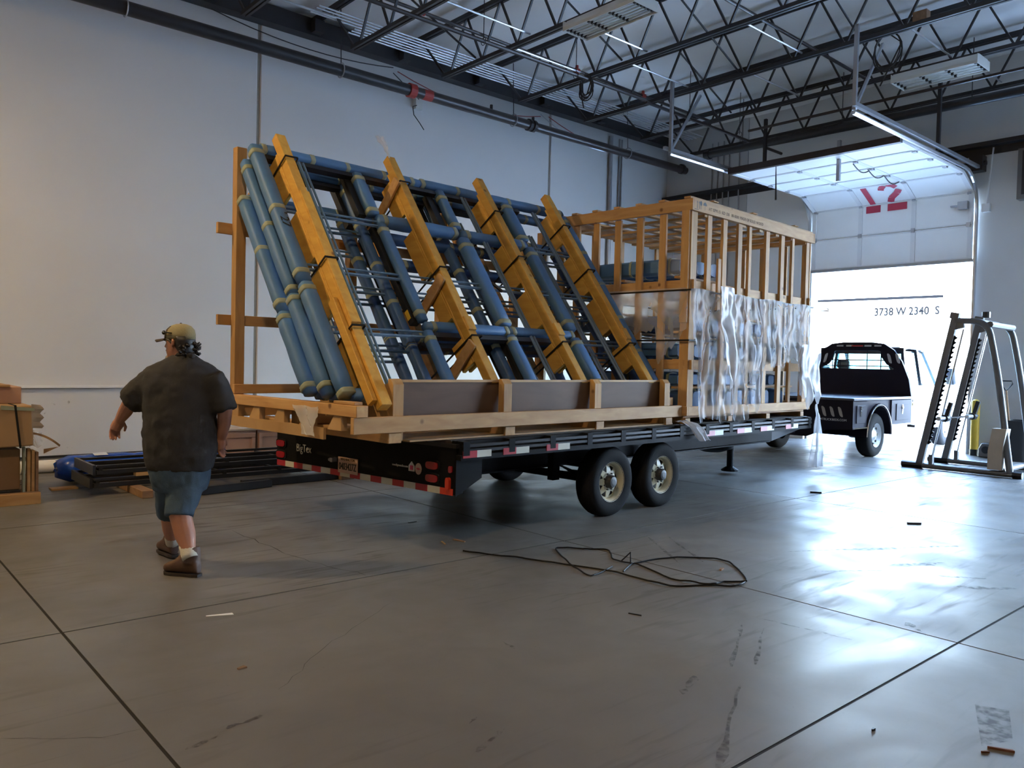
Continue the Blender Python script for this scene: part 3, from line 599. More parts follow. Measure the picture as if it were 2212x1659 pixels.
# leaning struts: outer yellow timber, inner boards
ST = [(-.66, 2.95, -.11, (2.62, 1.40, .66)), (.66, 3.02, .10, (2.62, 1.46, .62)), (1.95, 3.02, .10, (2.46, 1.78, .60)), (3.14, 3.02, .10, (2.46, 1.74, .63))]
for i, (t, v1, v0, straps) in enumerate(ST):
    def lean(name, mt, ta, tb, va, vb, wa, wb):
        c = FR((ta+tb)/2, (va+vb)/2, (wa+wb)/2)
        return capart(name, mt, lambda b: b.obox(c, FT*((tb-ta)/2), FV*((vb-va)/2), FN*((wb-wa)/2)))
    lean('strut', 'yellow_plank', t-.05, t+.05, v0, v1, .095, .19)
    lean('strut_board', 'yellow_plank', t-.055, t-.015, v0+.30, v1-.18, .070, .0945)
    lean('strut_board', 'yellow_plank', t+.02, t+.055, v0+.35, v1-.45, .070, .0945)
    for va, vb in ((max(v0+.30, .20), .69), (.94, 1.40), (1.52, 2.07), (2.29, 2.76)):      # clear of rails and muntin rods
        lean('strut_block', 'yellow_plank', t-.055, t-.015, va, vb, -.10, .0705)
        if va < 2.2: lean('strut_block', 'yellow_plank', t+.02, t+.055, va, vb, -.09, .0705)
    lean('inner_board', 'crate_wood', t-.06, t+.04, .12 if i else .25, v1-.10, -.56, -.44)
    if i != 1: lean('inner_board', 'crate_wood', t+.10, t+.20, .20, v1-.25, -.56, -.44)
    for v in (2.30, 1.62, .98, .42): lean('tab_block', 'yellow_plank', t+.055, t+.105, v+.04*i, v+.04*i+.09, .02, .12)
    lean('scab_board', 'yellow_plank', t-.048, t+.048, .70, .86 if i else 2.2, .191, .215)
    if i == 0: lean('scab_board', 'yellow_plank', t-.10, t-.056, -.05, 1.0, .07, .16)
    for v in straps:
        def loop(b, v=v, t=t):
            for (ta, wa), (tb, wb) in (((t-.065, .222), (t+.065, .222)), ((t+.065, .222), (t+.065, -.58)), ((t+.065, -.58), (t-.065, -.58)), ((t-.065, -.58), (t-.065, .222))):
                b.bar(FR(ta, v, wa), FR(tb, v, wb), .006, .018, up=FV)
        capart('strap', 'black_strap', loop, bevel=0)
for v in (2.60, 1.30, .50):
    capart('diagonal_brace', 'crate_wood', lambda b: b.bar(FR(.585, v+.05, .20), FR(.556, v-.082, -.24), .03, .11, up=FV))
# ------------------------------------------------------------------ blue wrapped frames
def pad(b, p, q, r, n=12, seed=0, up=None, sx=1.0):
    rnd = random.Random(seed); p = Vector(p); q = Vector(q); L_ = (q-p).length; k = max(3, int(L_/.16)); d = (q-p).normalized()
    u_ = FN if abs(d.dot(FN)) < .9 else FV; s_ = d.cross(u_).normalized(); rings = []
    for i in range(k+1):
        rr = r*(1+rnd.uniform(-.05, .05))*(0.90 if i in (0, k) and L_ > .2 else 1); c = p+(q-p)*(i/k)
        ring = []
        for j in range(n):
            a = 2*math.pi*j/n; ca_, sa_ = math.cos(a), math.sin(a)
            ring.append(c + s_*(math.copysign(abs(ca_)**.55, ca_)*rr*sx) + u_*(math.copysign(abs(sa_)**.55, sa_)*rr))
        rings.append(ring)
    b.loft(rings)
TS = [-.86, .25, 1.36, 2.42, 3.51]
LAY = [(0.0, 0.0, 0.0, 'outermost'), (-.17, -.035, -.03, 'middle'), (-.34, -.075, -.35, 'innermost')]
for li, (w, dt, dv, word) in enumerate(LAY):
    base = (1.3, .9, 1.0)
    fr = tthing('wrapped_window_frame', word+' steel window frame wrapped in blue foam, leaning in the open crate', 'window frame', base, 'leaning blue frames')
    O = Vector(base); fm = 'blue_foam'
    def part(name, mt, fn, par=None, smooth=False):
        b = MB(O); fn(b); return b.build(name, MAT[mt], par or fr, smooth=smooth)
    vt = 2.90+dv; sd = 100*li; vb0 = (.10, .22, .345)[li]      # lower end: each frame stands on the crate beams
    segs = []
    def stile(t, v0, v1, r=.052, sx=1.25, mt=fm):
        global sdc
        p = part('stile', mt, lambda b: pad(b, FR(t, v0, w), FR(t, v1, w), r, seed=sd+len(segs), sx=sx), smooth=True); segs.append(p)
        n = max(2, int((v1-v0)/.42))
        for k in range(n):
            vv = v0+.06+(v1-v0-.12)*k/(n-1)+random.uniform(-.05, .05)
            part('tape_band', 'masking_tape', lambda b: pad(b, FR(t, vv-.024, w), FR(t, vv+.024, w), r*1.045, seed=3, sx=sx), p, True)
    def rail(v, t0, t1, r=.05, mt=fm):
        p = part('rail', mt, lambda b: pad(b, FR(t0, v, w), FR(t1, v, w), r, seed=sd+len(segs)), smooth=True); segs.append(p)
        n = max(2, int((t1-t0)/.38))
        for k in range(n):
            tt = t0+.07+(t1-t0-.14)*k/(n-1)+random.uniform(-.05, .05)
            part('tape_band', 'masking_tape', lambda b: pad(b, FR(tt-.024, v, w), FR(tt+.024, v, w), r*1.045, seed=3), p, True)
    t0, t4 = TS[0]+dt, TS[4]+dt
    stile(t0, vb0, 1.25+dv*.2, .062, 1.1); stile(t0+(.02 if li else .0), 1.27+dv*.2, vt, .060, 1.1)
    rail(vt, t0+.05, 1.10+dt, .050); rail(vt+.01, 1.12+dt, t4, .052)
    rail(vb0+.005, t0+.05, t4, .055)
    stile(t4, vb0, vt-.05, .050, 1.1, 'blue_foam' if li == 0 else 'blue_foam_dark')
    if li == 0:
        stile(TS[1], 2.27, 2.83); stile(TS[1]+.04, .93, 2.14, .045); stile(TS[1]+.03, .12, .80, .045)
        stile(TS[2], 2.27, 2.83, .050); stile(TS[2]+.02, .93, 2.12, .060, 1.4); stile(TS[2]+.02, .12, .80, .048)
        stile(TS[3], 2.27, 2.85, .060, 1.4); stile(TS[3]+.02, .93, 2.14, .060, 1.35); stile(TS[3]-.02, .12, .80, .060, 1.35)
        rail(2.20, TS[1]+.02, TS[2]-.05, .062); rail(2.19, TS[2]+.04, TS[3]-.03, .060)
        rail(.86, TS[1]+.03, TS[2], .050); rail(.86, TS[2]+.03, TS[3]-.01, .050)
        rods = [(2.15, TS[0], TS[1]), (1.46, TS[0], TS[1]), (.77, TS[0], TS[1]), (1.46, TS[1], TS[2]), (1.46, TS[2], TS[3]), (2.16, TS[3], TS[4]), (1.46, TS[3], TS[4]), (.77, TS[3], TS[4])]
        vr = [(-.40, .1, 2.82), (1.72, .1, 2.82), (2.92, .1, 2.82)]
    else:
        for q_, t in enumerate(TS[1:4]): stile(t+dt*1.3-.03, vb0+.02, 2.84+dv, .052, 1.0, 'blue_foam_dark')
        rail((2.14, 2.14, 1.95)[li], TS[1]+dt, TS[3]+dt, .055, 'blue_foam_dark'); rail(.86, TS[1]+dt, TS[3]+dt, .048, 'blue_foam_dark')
        rods = [(2.15+dv*.4, TS[0]+dt, TS[1]+dt), (1.40, TS[0]+dt, TS[1]+dt), (.72, TS[0]+dt, TS[1]+dt), (1.40, TS[1]+dt, TS[3]+dt), (2.14+dv*.4, TS[3]+dt, TS[4]+dt), (1.42, TS[3]+dt, TS[4]+dt), (.72, TS[3]+dt, TS[4]+dt)]
        vr = [(-.45, vb0, 2.6+dv), (1.66, vb0, 2.6+dv), (2.86, vb0, 2.6+dv)]
    for v, ta, tb in rods:
        for dvv, rr in ((.03, .012), (-.03, .016)): part('muntin_rod', 'blue_grey_rod', lambda b: b.tube([FR(ta, v+dvv, w), FR(tb, v+dvv, w)], rr, 6))
    for t, va, vb in vr:
        for dtt, rr in ((.025, .012), (-.025, .018)): part('muntin_rod', 'blue_grey_rod', lambda b: b.tube([FR(t+dtt, va, w+.01), FR(t+dtt, vb, w+.01)], rr, 6))
    if li < 2:   # bare black channel between the wrapped edges
        for t, va, vb in ((TS[1]+.035, .95, 2.16), (TS[2]-.10, 2.3, 2.8), (TS[3]-.1, 2.3, 2.8), (TS[1]-.06, 2.3, 2.85), (TS[2]+.03, .15, .78)):
            part('black_channel', 'black_frame', lambda b: b.obox(FR(t+dt-.03, (va+vb)/2, w-.075), FT*.045, FV*((vb-va)/2), FN*.035))
        part('black_channel', 'black_frame', lambda b: b.obox(FR(.9+dt, vt-.09, w-.02), FT*1.75, FV*.028, FN*.03))
        part('black_channel', 'black_frame', lambda b: b.obox(FR(1.34+dt, .77, w-.02), FT*1.0, FV*.028, FN*.03))
    if li == 0:
        part('hinge_bolt', 'black_frame', lambda b: b.tube([FR(TS[2]+.12, 1.50, .03), FR(TS[2]+.16, 1.36, .07)], .018, 6))
        textmesh("' 27", .12, MAT['print_black'], 'pen_mark', fr, Matrix.Translation(-O) @ frame(FR(t0-.01, 1.95, .066), FV*-1, FT), ext=.0005)
        part('green_label', 'bollard_yellow', lambda b: b.obox(FR(.208, 1.05, -.075), FT*.002, FV*.05, FN*.025))
# ------------------------------------------------------------------ tall slatted crate
CB = Vector((5.2, 1.1, DZK))
cb = tthing('tall_slatted_crate', 'tall slatted wooden crate behind the leaning frames, ragged plastic film hanging on it', 'crate', CB)
B0, B1, S0, S1, Z0, Z1 = 3.625, 6.80, .05, 2.15, .99, 3.57
def cbb(name, mt, x0, x1, y0, y1, z0, z1, bevel=.003, par=None):
    b = MB(CB); b.bb(x0, x1, y0, y1, z0, z1); return b.build(name, MAT[mt], par or cb, bevel=bevel)
for t in (3.62, 4.6, 5.6, 6.62): cbb('skid', 'cross_wood', t, t+.10, S0, S1, .921, .988)
for k in range(9): cbb('floor_board', 'crate_wood', B0, B1, S0+.04+k*.225, S0+.04+k*.225+.19, .989, 1.015)
sp = [.11, .45, .79, 1.13, 1.48, 1.81, 2.09]
for i, s in enumerate(sp):
    w = .062 if i in (0, 6) else .047
    cbb('rear_post', 'post_wood', B0+.002, B0+.04, s-w, s+w, 1.016, 3.43)
    cbb('front_post', 'post_wood', B1-.04, B1-.002, s-w, s+w, 1.016, 3.43)
cbb('corner_post', 'post_wood', B0-.03, B0, .06, .165, 2.12, 3.44)
tp = [3.715, 4.04, 4.40, 4.77, 5.03, 5.50, 5.93, 6.24, 6.70]
for i, t in enumerate(tp):
    w = .05 if i not in (7, 4) else .035
    cbb('side_post', 'post_wood', t-w, t+w, S0+.002, S0+.04, 1.016, 3.43)
    if i % 2 == 0: cbb('side_post', 'post_wood', t-w, t+w, S1-.04, S1-.002, 1.016, 3.43)
cbb('short_post', 'post_wood', 4.20, 4.27, S0-.03, S0, 2.3, 2.93)
for z0, z1, k in ((3.432, 3.57, 0), (2.51, 2.63, 1), (1.565, 1.68, 1), (1.02, 1.13, 0)):
    dx = .04 if k else 0
    cbb('rear_rail', 'cross_wood', B0-.03 if not k else B0+.041, B0 if not k else B0+.075, S0-.03, S1+.03, z0, z1)
    cbb('front_rail', 'cross_wood', B1 if not k else B1-.075, B1+.03 if not k else B1-.041, S0-.03, S1+.03, z0, z1)
    cbb('side_rail', 'crate_wood', B0, B1+.05, S0-.03 if not k else S0+.041, S0 if not k else S0+.075, z0, z1)
    cbb('side_rail', 'crate_wood', B0, B1+.05, S1 if not k else S1-.075, S1+.03 if not k else S1-.041, z0, z1)
for s in (.09, .45, .79, 1.13, 1.48, 1.83, 2.1): cbb('top_slat', 'crate_wood', B0-.04, B1+.03, s-.045, s+.045, 3.571, 3.597)
for k in range(7): t = B0+.30+k*.45; cbb('top_cross_board', 'cross_wood', t, t+.09, S0+.01, S1-.01, 3.40, 3.43)
for t in (4.05, 5.02, 6.2): cbb('top_cap', 'cross_wood', t, t+.12, S0-.03, S0+.05, 3.598, 3.612)
for z, bow in ((2.50, .0), (1.90, .03)):
    b = MB(CB); L_ = [(B0-.045, S1+.035), (B0-.045, S0-.04), (B1+.055, S0-.04), (B1+.055, S1+.035)]
    for i in range(4): a, c = L_[i], L_[(i+1) % 4]; b.bar((a[0], a[1], z+bow*i*.3), (c[0], c[1], z+bow*((i+1) % 4)*.3), .004, .02)
    b.build('strap', MAT['black_strap'], cb)
SF = lambda t, z: Matrix.Translation(-CB) @ frame((t, S0-.0315, z), (1, 0, 0), (0, 0, 1))
textmesh('HT ISPM 15  KD  DB   00-0000  MADE OF SOLID WOOD', .055, MAT['print_brown'], 'stencil_lettering', cb, SF(4.62, 3.49), ext=.0004)
b = MB(CB)
for t in (3.695, 3.74):
    b.poly([(t-.006, S0-.0315, 3.46), (t+.006, S0-.0315, 3.46), (t+.006, S0-.0315, 3.535), (t-.006, S0-.0315, 3.535)]); b.poly([(t-.016, S0-.0315, 3.530), (t+.016, S0-.0315, 3.530), (t, S0-.0315, 3.556)])
b.poly([(3.635, S0-.0315, 3.448), (3.72, S0-.0315, 3.448), (3.72, S0-.0315, 3.454), (3.635, S0-.0315, 3.454)])
b.poly([(3.772+.022*math.cos(a), S0-.0315, 3.53+.03*math.sin(a)) for a in [2*math.pi*k/12 for k in range(12)]]); b.poly([(3.768, S0-.0315, 3.46), (3.776, S0-.0315, 3.46), (3.776, S0-.0315, 3.51), (3.768, S0-.0315, 3.51)])
b.poly([(3.86+.04*math.cos(a), S0-.0315, 3.515+.04*math.sin(a)) for a in [math.pi*k/10 for k in range(11)]]); b.poly([(3.857, S0-.0315, 3.46), (3.863, S0-.0315, 3.46), (3.863, S0-.0315, 3.52), (3.857, S0-.0315, 3.52)])
b.build('handling_marks', MAT['print_black'], cb)
# blue bundles inside
lv = [(1.025, .30, .162), (1.36, .16, .10), (1.70, .19, .12), (2.03, .19, .12), (2.72, .20, .11)]
names = ['crate floor layer', 'second layer', 'third layer', 'fourth layer', 'top layer']
ORD = ['first', 'second', 'third', 'fourth', 'fifth', 'sixth', 'seventh', 'eighth']
n_ = 0
for li, (z, h, w) in enumerate(lv):
    for k in range(8 if li < 4 else 3):
        t = 3.86+k*.362+random.uniform(-.008, .008)
        if li == 4: t = 3.86+k*.30
        base = (t, 1.1, z); o = Vector(base)
        q_ = tthing('wrapped_bundle', 'blue foam bundle in slatted crate, '+names[li]+', '+ORD[k]+' from the leaning frames', 'bundle', base, 'blue bundles in the slatted crate')
        b = MB(o); s0, s1 = .22+random.uniform(0, .1), 2.0; rings = []
        for i in range(9):
            s = s0+(s1-s0)*i/8; e_ = .8 if i in (0, 8) else 1+random.uniform(-.05, .05); ring = []
            for j in range(12):
                a = 2*math.pi*j/12; c_, d_ = math.cos(a), math.sin(a)
                ring.append((t+math.copysign(abs(c_)**.5, c_)*w*e_, s, z+h/2+math.copysign(abs(d_)**.5, d_)*h/2*min(e_, 1)))
            rings.append(ring)
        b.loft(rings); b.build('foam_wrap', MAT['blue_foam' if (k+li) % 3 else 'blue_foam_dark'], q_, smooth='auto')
        for s in (s0+.12, 1.0, 1.8):
            b = MB(o); b.loft([[(t+math.copysign(abs(math.cos(a))**.5, math.cos(a))*w*1.06, ss, z+h/2+math.copysign(abs(math.sin(a))**.5, math.sin(a))*h/2*1.06) for a in [2*math.pi*j/12 for j in range(12)]] for ss in (s, s+.03)])
            b.build('tape_band', MAT['masking_tape'], q_)
for z in (1.33, 1.66, 2.0, 2.23, 2.66):
    for s in (.28, 1.1, 1.95): cbb('bearer', 'crate_wood', B0+.08, B1-.08 if z < 2.5 else 4.75, s-.04, s+.04, z, z+.028)
# ------------------------------------------------------------------ torn plastic film on the slatted crate
def film(name, label, u0, u1, top, bot, place, mt, seed, nu=90, nv=60, fold=.05, group=None, base=(5.2, .05, DZK)):
    rnd = random.Random(seed); ph = [rnd.uniform(0, 6.28) for _ in range(6)]
    o = tthing(name, label, 'plastic film', base, group)
    b = MB(Vector(base))
    def fn(u, v):
        t = u0+(u1-u0)*u; zt = top(t); zb = bot(t); z = zb+(zt-zb)*v
        k = (1-v)**.7
        off = fold*k*(.55*math.sin(t*13+ph[0]+z*1.3)+.35*math.sin(t*29+ph[1]-z*2.1)+.3*noise.noise(Vector((t*4, z*2.0, seed)))*2)+fold*.55*noise.noise(Vector((t*7, z*5, seed+3)))
        tt = t+.04*k*math.sin(z*5+ph[2])+.03*noise.noise(Vector((t*6, z*4, seed+9)))
        return place(tt, z, abs(off)+.004)
    b.grid(nu, nv, fn); p = b.build('film_sheet', MAT[mt], o, smooth=True); return o
def pw(tab):
    def f(t):
        for (a, za), (c, zc) in zip(tab, tab[1:]):
            if a <= t <= c: return za+(zc-za)*(t-a)/(c-a)
        return tab[0][1] if t < tab[0][0] else tab[-1][1]
    return f
rag = lambda f, s_, a: (lambda t: f(t)+a*noise.noise(Vector((t*9, s_, .3)))+a*.6*noise.noise(Vector((t*31, s_, 2.3))))
side = lambda t, z, o: (t, S0-.045-o, z)
pinch = lambda z: min(1, max(0, min(abs(z-2.505), abs(z-1.905))-.02)/.10)
rear = lambda s, z, o: (B0-.0335-o*.6*pinch(z), s, z)
film('plastic_film', 'clear torn plastic film draped over the long side of the slatted crate', 3.60, 6.86, lambda t: 2.515+.01*math.sin(t*7), rag(pw([(3.6, 1.95), (3.72, 1.75), (3.80, .96), (4.95, .95), (5.02, 1.45), (5.12, 1.10), (5.30, 1.15), (5.36, 1.7), (5.8, 1.62), (6.3, 1.75), (6.45, 1.2), (6.75, 1.1), (6.86, 1.3)]), 1, .08), side, 'poly_film', 5, 150, 70, .055)
film('plastic_film', 'thin clear film strip hanging on the slatted crate end behind the leaning frames', .07, 1.66, lambda t: 2.53, rag(pw([(.07, 2.0), (.3, 1.7), (.42, 1.6), (.5, 2.05), (.9, 2.0), (1.1, 1.95), (1.6, 2.15)]), 3, .10), rear, 'poly_film', 11, 80, 40, .04, base=(3.53, .8, DZK))
film('plastic_film', 'loose white film flap hanging from the middle of the slatted crate side', 4.10, 4.42, lambda t: 2.58, rag(pw([(4.1, 1.6), (4.25, 1.25), (4.42, 1.7)]), 8, .08), lambda t, z, o: (t+.12*(2.58-z), S0-.12-o*1.2, z), 'poly_white', 23, 24, 50, .06, base=(4.3, 0, DZK))
film('plastic_film', 'ragged white film tails hanging on the far corner of the slatted crate', 6.32, 6.90, lambda t: 1.95, rag(pw([(6.32, 1.3), (6.45, 1.05), (6.6, 1.35), (6.75, 1.1), (6.9, 1.45)]), 14, .1), lambda t, z, o: (t, S0-.14-o, z), 'poly_white', 31, 34, 40, .07, base=(6.6, 0, DZK))
film('plastic_film', 'crumpled film tail hanging beside the torn gap of the slatted crate', 4.86, 5.16, lambda t: 1.9, rag(pw([(4.86, 1.3), (5.0, 1.02), (5.16, 1.25)]), 17, .08), lambda t, z, o: (t, S0-.13-o, z), 'poly_film', 37, 26, 40, .08, base=(5.0, 0, DZK))
# bulge of film trapped above the strap at the near corner
bb_ = tthing('plastic_film', 'puffed up clear film bulging at the near corner of the slatted crate', 'plastic film', (3.6, .2, 2.5))
b = MB((3.6, .2, 2.5))
def puff(u, v):      # arched drape over the end of the topmost bundle, inside the corner posts
    a = math.pi*u; g_ = math.sin(min(1, v/.25)*math.pi/2)**.5 if v > 0 else 0.0
    s = .14+.07*min(1, v/.25)+.36*max(0, v-.25)/.75
    dt = .150*math.copysign(abs(math.cos(a))**.6, math.cos(a))*g_; dz = .09+(-.09+.275*max(0, math.sin(a))**.6*(1+.05*noise.noise(Vector((u*5, v*4, 2))))-0)*g_
    return (3.862+dt, s, 2.69+dz)
b.grid(28, 26, puff); b.build('film_sheet', MAT['poly_clear'], bb_, smooth=True)
# streamer at the trailer nose and strip over the rub rail
def strip(name, label, pts, w0, w1, mt, base, seed=0, wdir=Vector((1, 0, 0))):
    o = tthing(name, label, 'plastic film', base); b = MB(Vector(base)); P = [Vector(p) for p in pts]; n = len(P)
    def fn(u, v):
        f = v*(n-1); i = min(int(f), n-2); p = P[i].lerp(P[i+1], f-i); w = w0+(w1-w0)*v
        return p+wdir*(w*(u-.5))+Vector((0, -.03*math.sin(u*11+v*5)*(w/.2)+.02*noise.noise(Vector((u*4, v*6, seed))), .015*noise.noise(Vector((u*6, v*5, seed+4)))))
    b.grid(16, 30, fn); b.build('film_sheet', MAT[mt], o, smooth=True)
strip('film_streamer', 'twisted white film streamer hanging from the front corner of the trailer deck', [(6.80, -.10, 1.10), (6.78, -.14, .90), (6.77, -.14, .55), (6.80, -.13, .20)], .05, .34, 'poly_white', (6.8, -.1, .2), 2)
strip('film_strip', 'loose white film strip hanging over the trailer rub rail by the crate corner', [(3.50, .055, .965), (3.50, -.03, .965), (3.57, -.12, .90), (3.72, -.17, .74)], .20, .20, 'poly_white', (3.5, -.1, .8), 6)
strip('film_strip', 'white plastic scrap stapled to the rear corner of the open crate', [(-.985, .78, 1.20), (-.99, .78, 1.10), (-1.0, .70, .96)], .34, .22, 'poly_white', (-.98, .7, 1.0), 9, Vector((0, 1, 0)))
strip('film_strip', 'film tatters knotted on the second leaning timber', [tuple(FR(.62, 2.98, .2)), tuple(FR(.56, 3.08, .26)), tuple(FR(.50, 3.16, .30))], .02, .12, 'poly_white', (.6, 1.9, 3.4), 12)
# ------------------------------------------------------------------ roof joists and services
ZB, ZT = 6.80, 7.68
for i, x in enumerate([4.92+1.875*k for k in range(-1, 7)]):
    j = thing('roof_joist', 'black open-web steel roof joist, '+['eighth', 'seventh', 'sixth', 'fifth', 'fourth', 'third', 'second', 'first'][i]+' from the dock door wall', 'roof joist', (x, 5, ZB), 0, 'roof joists')
    O = Vector((x, 5, ZB))
    for dx in (-.035, .035):
        b = MB(O); b.bb(x+dx-.022, x+dx+.022, YR+.2, 12.0, ZB-.03, ZB+.03); b.build('bottom_chord', MAT['joist_paint'], j)
        b = MB(O); b.bb(x+dx-.025, x+dx+.025, YR+.02, 13.45, ZT-.035, ZT+.04); b.build('top_chord', MAT['joist_paint'], j)
    y = 11.80; k = 0
    b = MB(O); b.bar((x, 11.95, ZB), (x, 12.75, ZT), .03, .035); b.build('web_bar', MAT['joist_paint'], j)
    while y > -2.0:
        b = MB(O); b.bar((x, y, ZB), (x, y-.46, ZT), .03, .035, up=(1, 0, 0)); b.build('web_bar', MAT['joist_paint'], j)
        b = MB(O); b.bar((x, y-.46, ZT), (x, y-.92, ZB), .03, .035, up=(1, 0, 0)); b.build('web_bar', MAT['joist_paint'], j)
        y -= .92; k += 1
    b = MB(O); b.bb(x-.09, x+.09, 13.2, 13.5, ZT-.25, ZT-.03); b.build('bearing_seat', MAT['joist_paint'], j)
def run(name, label, cat, pts, r, mt, n=10, group=None):
    P = [Vector(p) for p in pts]; o = P[0]
    b = MB(o); b.tube(P, r, n); q_ = b.build(name, MAT[mt], None, smooth='auto' if n > 6 else False, loc=o); return tag(q_, label, cat, group)
sm = thing('sprinkler_main', 'thick black sprinkler main running along the left wall below the joists', 'pipe', (4, 12.6, 6.62))
O = Vector((4, 12.6, 6.62))
b = MB(O); b.tube([(XB+.2, 12.6, 6.62), (8.35, 12.6, 6.62)], .105, 14); b.build('pipe_length', MAT['joist_paint'], sm, smooth='auto')
b = MB(O); b.tube([(8.35, 12.6, 6.62), (11.35, 12.6, 6.615)], .098, 14); b.build('pipe_length', MAT['pipe_dark'], sm, smooth='auto')
b = MB(O); b.tube([(11.35, 12.6, 6.615), (16.75, 12.6, 6.60)], .092, 14); b.build('pipe_length', MAT['pipe_dark'], sm, smooth='auto')
b = MB(O); b.tube([(8.30, 12.6, 6.62), (8.44, 12.6, 6.62)], .13, 14); b.build('red_coupling', MAT['pipe_red'], sm)
b = MB(O); b.tube([(8.62, 12.6, 6.62), (8.82, 12.6, 6.62)], .101, 14); b.build('red_band', MAT['pipe_red'], sm)
for x in (11.30, 11.42, 16.55):
    b = MB(O); b.tube([(x, 12.6, 6.615), (x+.07, 12.6, 6.615)], .125, 12); b.build('coupling', MAT['joist_paint'], sm)
for x in (3.4, 6.9, 10.9, 14.5):
    b = MB(O); b.tube([(x, 12.6, 6.73), (x, 12.645, 7.80)], .009, 6); b.build('hanger_rod', MAT['joist_paint'], sm)
    b = MB(O); b.tube([(x, 12.6+.125*math.cos(a), 6.62+.125*math.sin(a)) for a in [2*math.pi*k/14 for k in range(14)]], .010, 6, closed=True); b.build('hanger_ring', MAT['galv_dull'], sm)
for x in (10.3, 11.45): b = MB(O); b.tube([(x, 12.6, 6.70), (x, 12.6, 6.80)], .03, 8); b.build('sprinkler_nipple', MAT['joist_paint'], sm)
bp_ = thing('sprinkler_branch', 'brown sprinkler branch pipe slung under the joists towards the dock door', 'pipe', (8, 10.02, 6.68)); O = Vector((8, 10.02, 6.68))
b = MB(O); b.tube([(2.0, 10.02, 6.69), (12.0, 10.0, 6.69), (12.0, 10.0, 6.655), (17.1, 10.12, 6.655)], .034, 8); b.build('pipe_length', MAT['pipe_dark'], bp_, smooth='auto')
for x in (5.6, 8.0, 10.1, 13.4, 15.2): b = MB(O); b.tube([(x, 10.02, 6.7), (x, 10.02, 7.6)], .007, 5); b.tube([(x, 10.02+.06*math.cos(a), 6.69+.06*math.sin(a)) for a in [2*math.pi*k/10 for k in range(10)]], .006, 5, closed=True); b.build('hanger', MAT['joist_paint'], bp_)
p2_ = thing('sprinkler_line', 'thin sprinkler line with red tees threaded through the joist webs', 'pipe', (8, 10.72, 7.2)); O = Vector((8, 10.72, 7.2))
b = MB(O); b.tube([(2.0, 10.75, 7.2), (15.4, 10.90, 7.2)], .03, 8); b.build('pipe_length', MAT['pipe_dark'], p2_, smooth='auto')
for x in (7.35, 10.96, 12.95): b = MB(O); b.tube([(x-.05, 10.75+(x-2)*.0112, 7.2), (x+.05, 10.75+(x-2)*.0112, 7.2)], .05, 8); b.tube([(x, 10.75+(x-2)*.0112, 7.2), (x, 10.75+(x-2)*.0112, 7.30)], .03, 8); b.build('red_tee', MAT['pipe_red'], p2_)
run('sprinkler_line', 'rust brown sprinkler line through the joist webs above the lamp', 'pipe', [(8.6, 7.15, 7.2), (15.4, 7.25, 7.2)], .03, 'pipe_dark')
cmn = thing('cross_main', 'heavy dark pipe crossing in front of the dock door below the joists', 'pipe', (15.6, 8, 6.5)); O = Vector((15.6, 8, 6.5))
b = MB(O); b.tube([(15.6, 11.15, 6.52), (15.6, -4, 6.38)], .085, 12); b.build('pipe_length', MAT['joist_paint'], cmn, smooth='auto')
b = MB(O); b.tube([(15.6, 11.18, 6.52), (15.6, 11.05, 6.52)], .11, 12); b.build('end_cap', MAT['joist_paint'], cmn)
for y in (10.2, 7.9, 5.5): b = MB(O); b.tube([(15.6, y, 6.5), (15.6, y, 7.6)], .008, 5); b.build('hanger_rod', MAT['joist_paint'], cmn)
a_ = onX(1617, 283, 14.75); c_ = onX(2212, 147, 14.75)
run('gas_line', 'slim reddish pipe crossing under the joists beside the far lamp', 'pipe', [a_, c_+(c_-a_)*.3], .028, 'pipe_dark', 8)
for k in range(7):
    y = 12.2775+.105*k
    run('conduit', 'galvanised conduit along the left wall ledger, '+['seventh', 'sixth', 'fifth', 'fourth', 'third', 'second', 'first'][k]+' of the row from the wall', 'conduit', [(6.3 if k < 4 else 7.2, y, 7.45), (17.0, y, 7.45)], .017, 'conduit_grey', 8, 'conduits along the left wall')
run('conduit', 'single galvanised conduit under the near joists by the left wall', 'conduit', [(2.5, 12.2, 7.3), (6.55, 12.2, 7.3), (6.7, 12.45, 7.4)], .020, 'galv', 8)
run('conduit', 'vertical conduit on the left wall just before the corner', 'conduit', [(14.95, YL-.06, .2), (14.95, YL-.06, 7.3)], .05, 'galv_dull', 8)
for k in range(2): run('conduit', 'slim twin conduit on the left wall, '+['farther from', 'nearer to'][k]+' the corner', 'conduit', [(15.30+.10*k, YL-.03, .2), (15.30+.10*k, YL-.03, 7.3)], .020, 'galv_dull', 8, 'twin conduits near the corner')
for k in range(5): run('conduit', 'vertical conduit on the grey end wall, '+['first', 'second', 'third', 'fourth', 'fifth'][k]+' from the corner pair', 'conduit', [(XW-.05, 12.15-.17*k-(.12 if k > 3 else 0), 1.0), (XW-.05, 12.15-.17*k-(.12 if k > 3 else 0), 7.3)], .016, 'galv_dull', 8, 'conduits on the end wall')
run('conduit', 'slim twin conduit at the corner of the grey end wall', 'conduit', [(XW-.05, 13.30, 1.0), (XW-.05, 13.30, 5.9)], .012, 'galv_dull', 6)
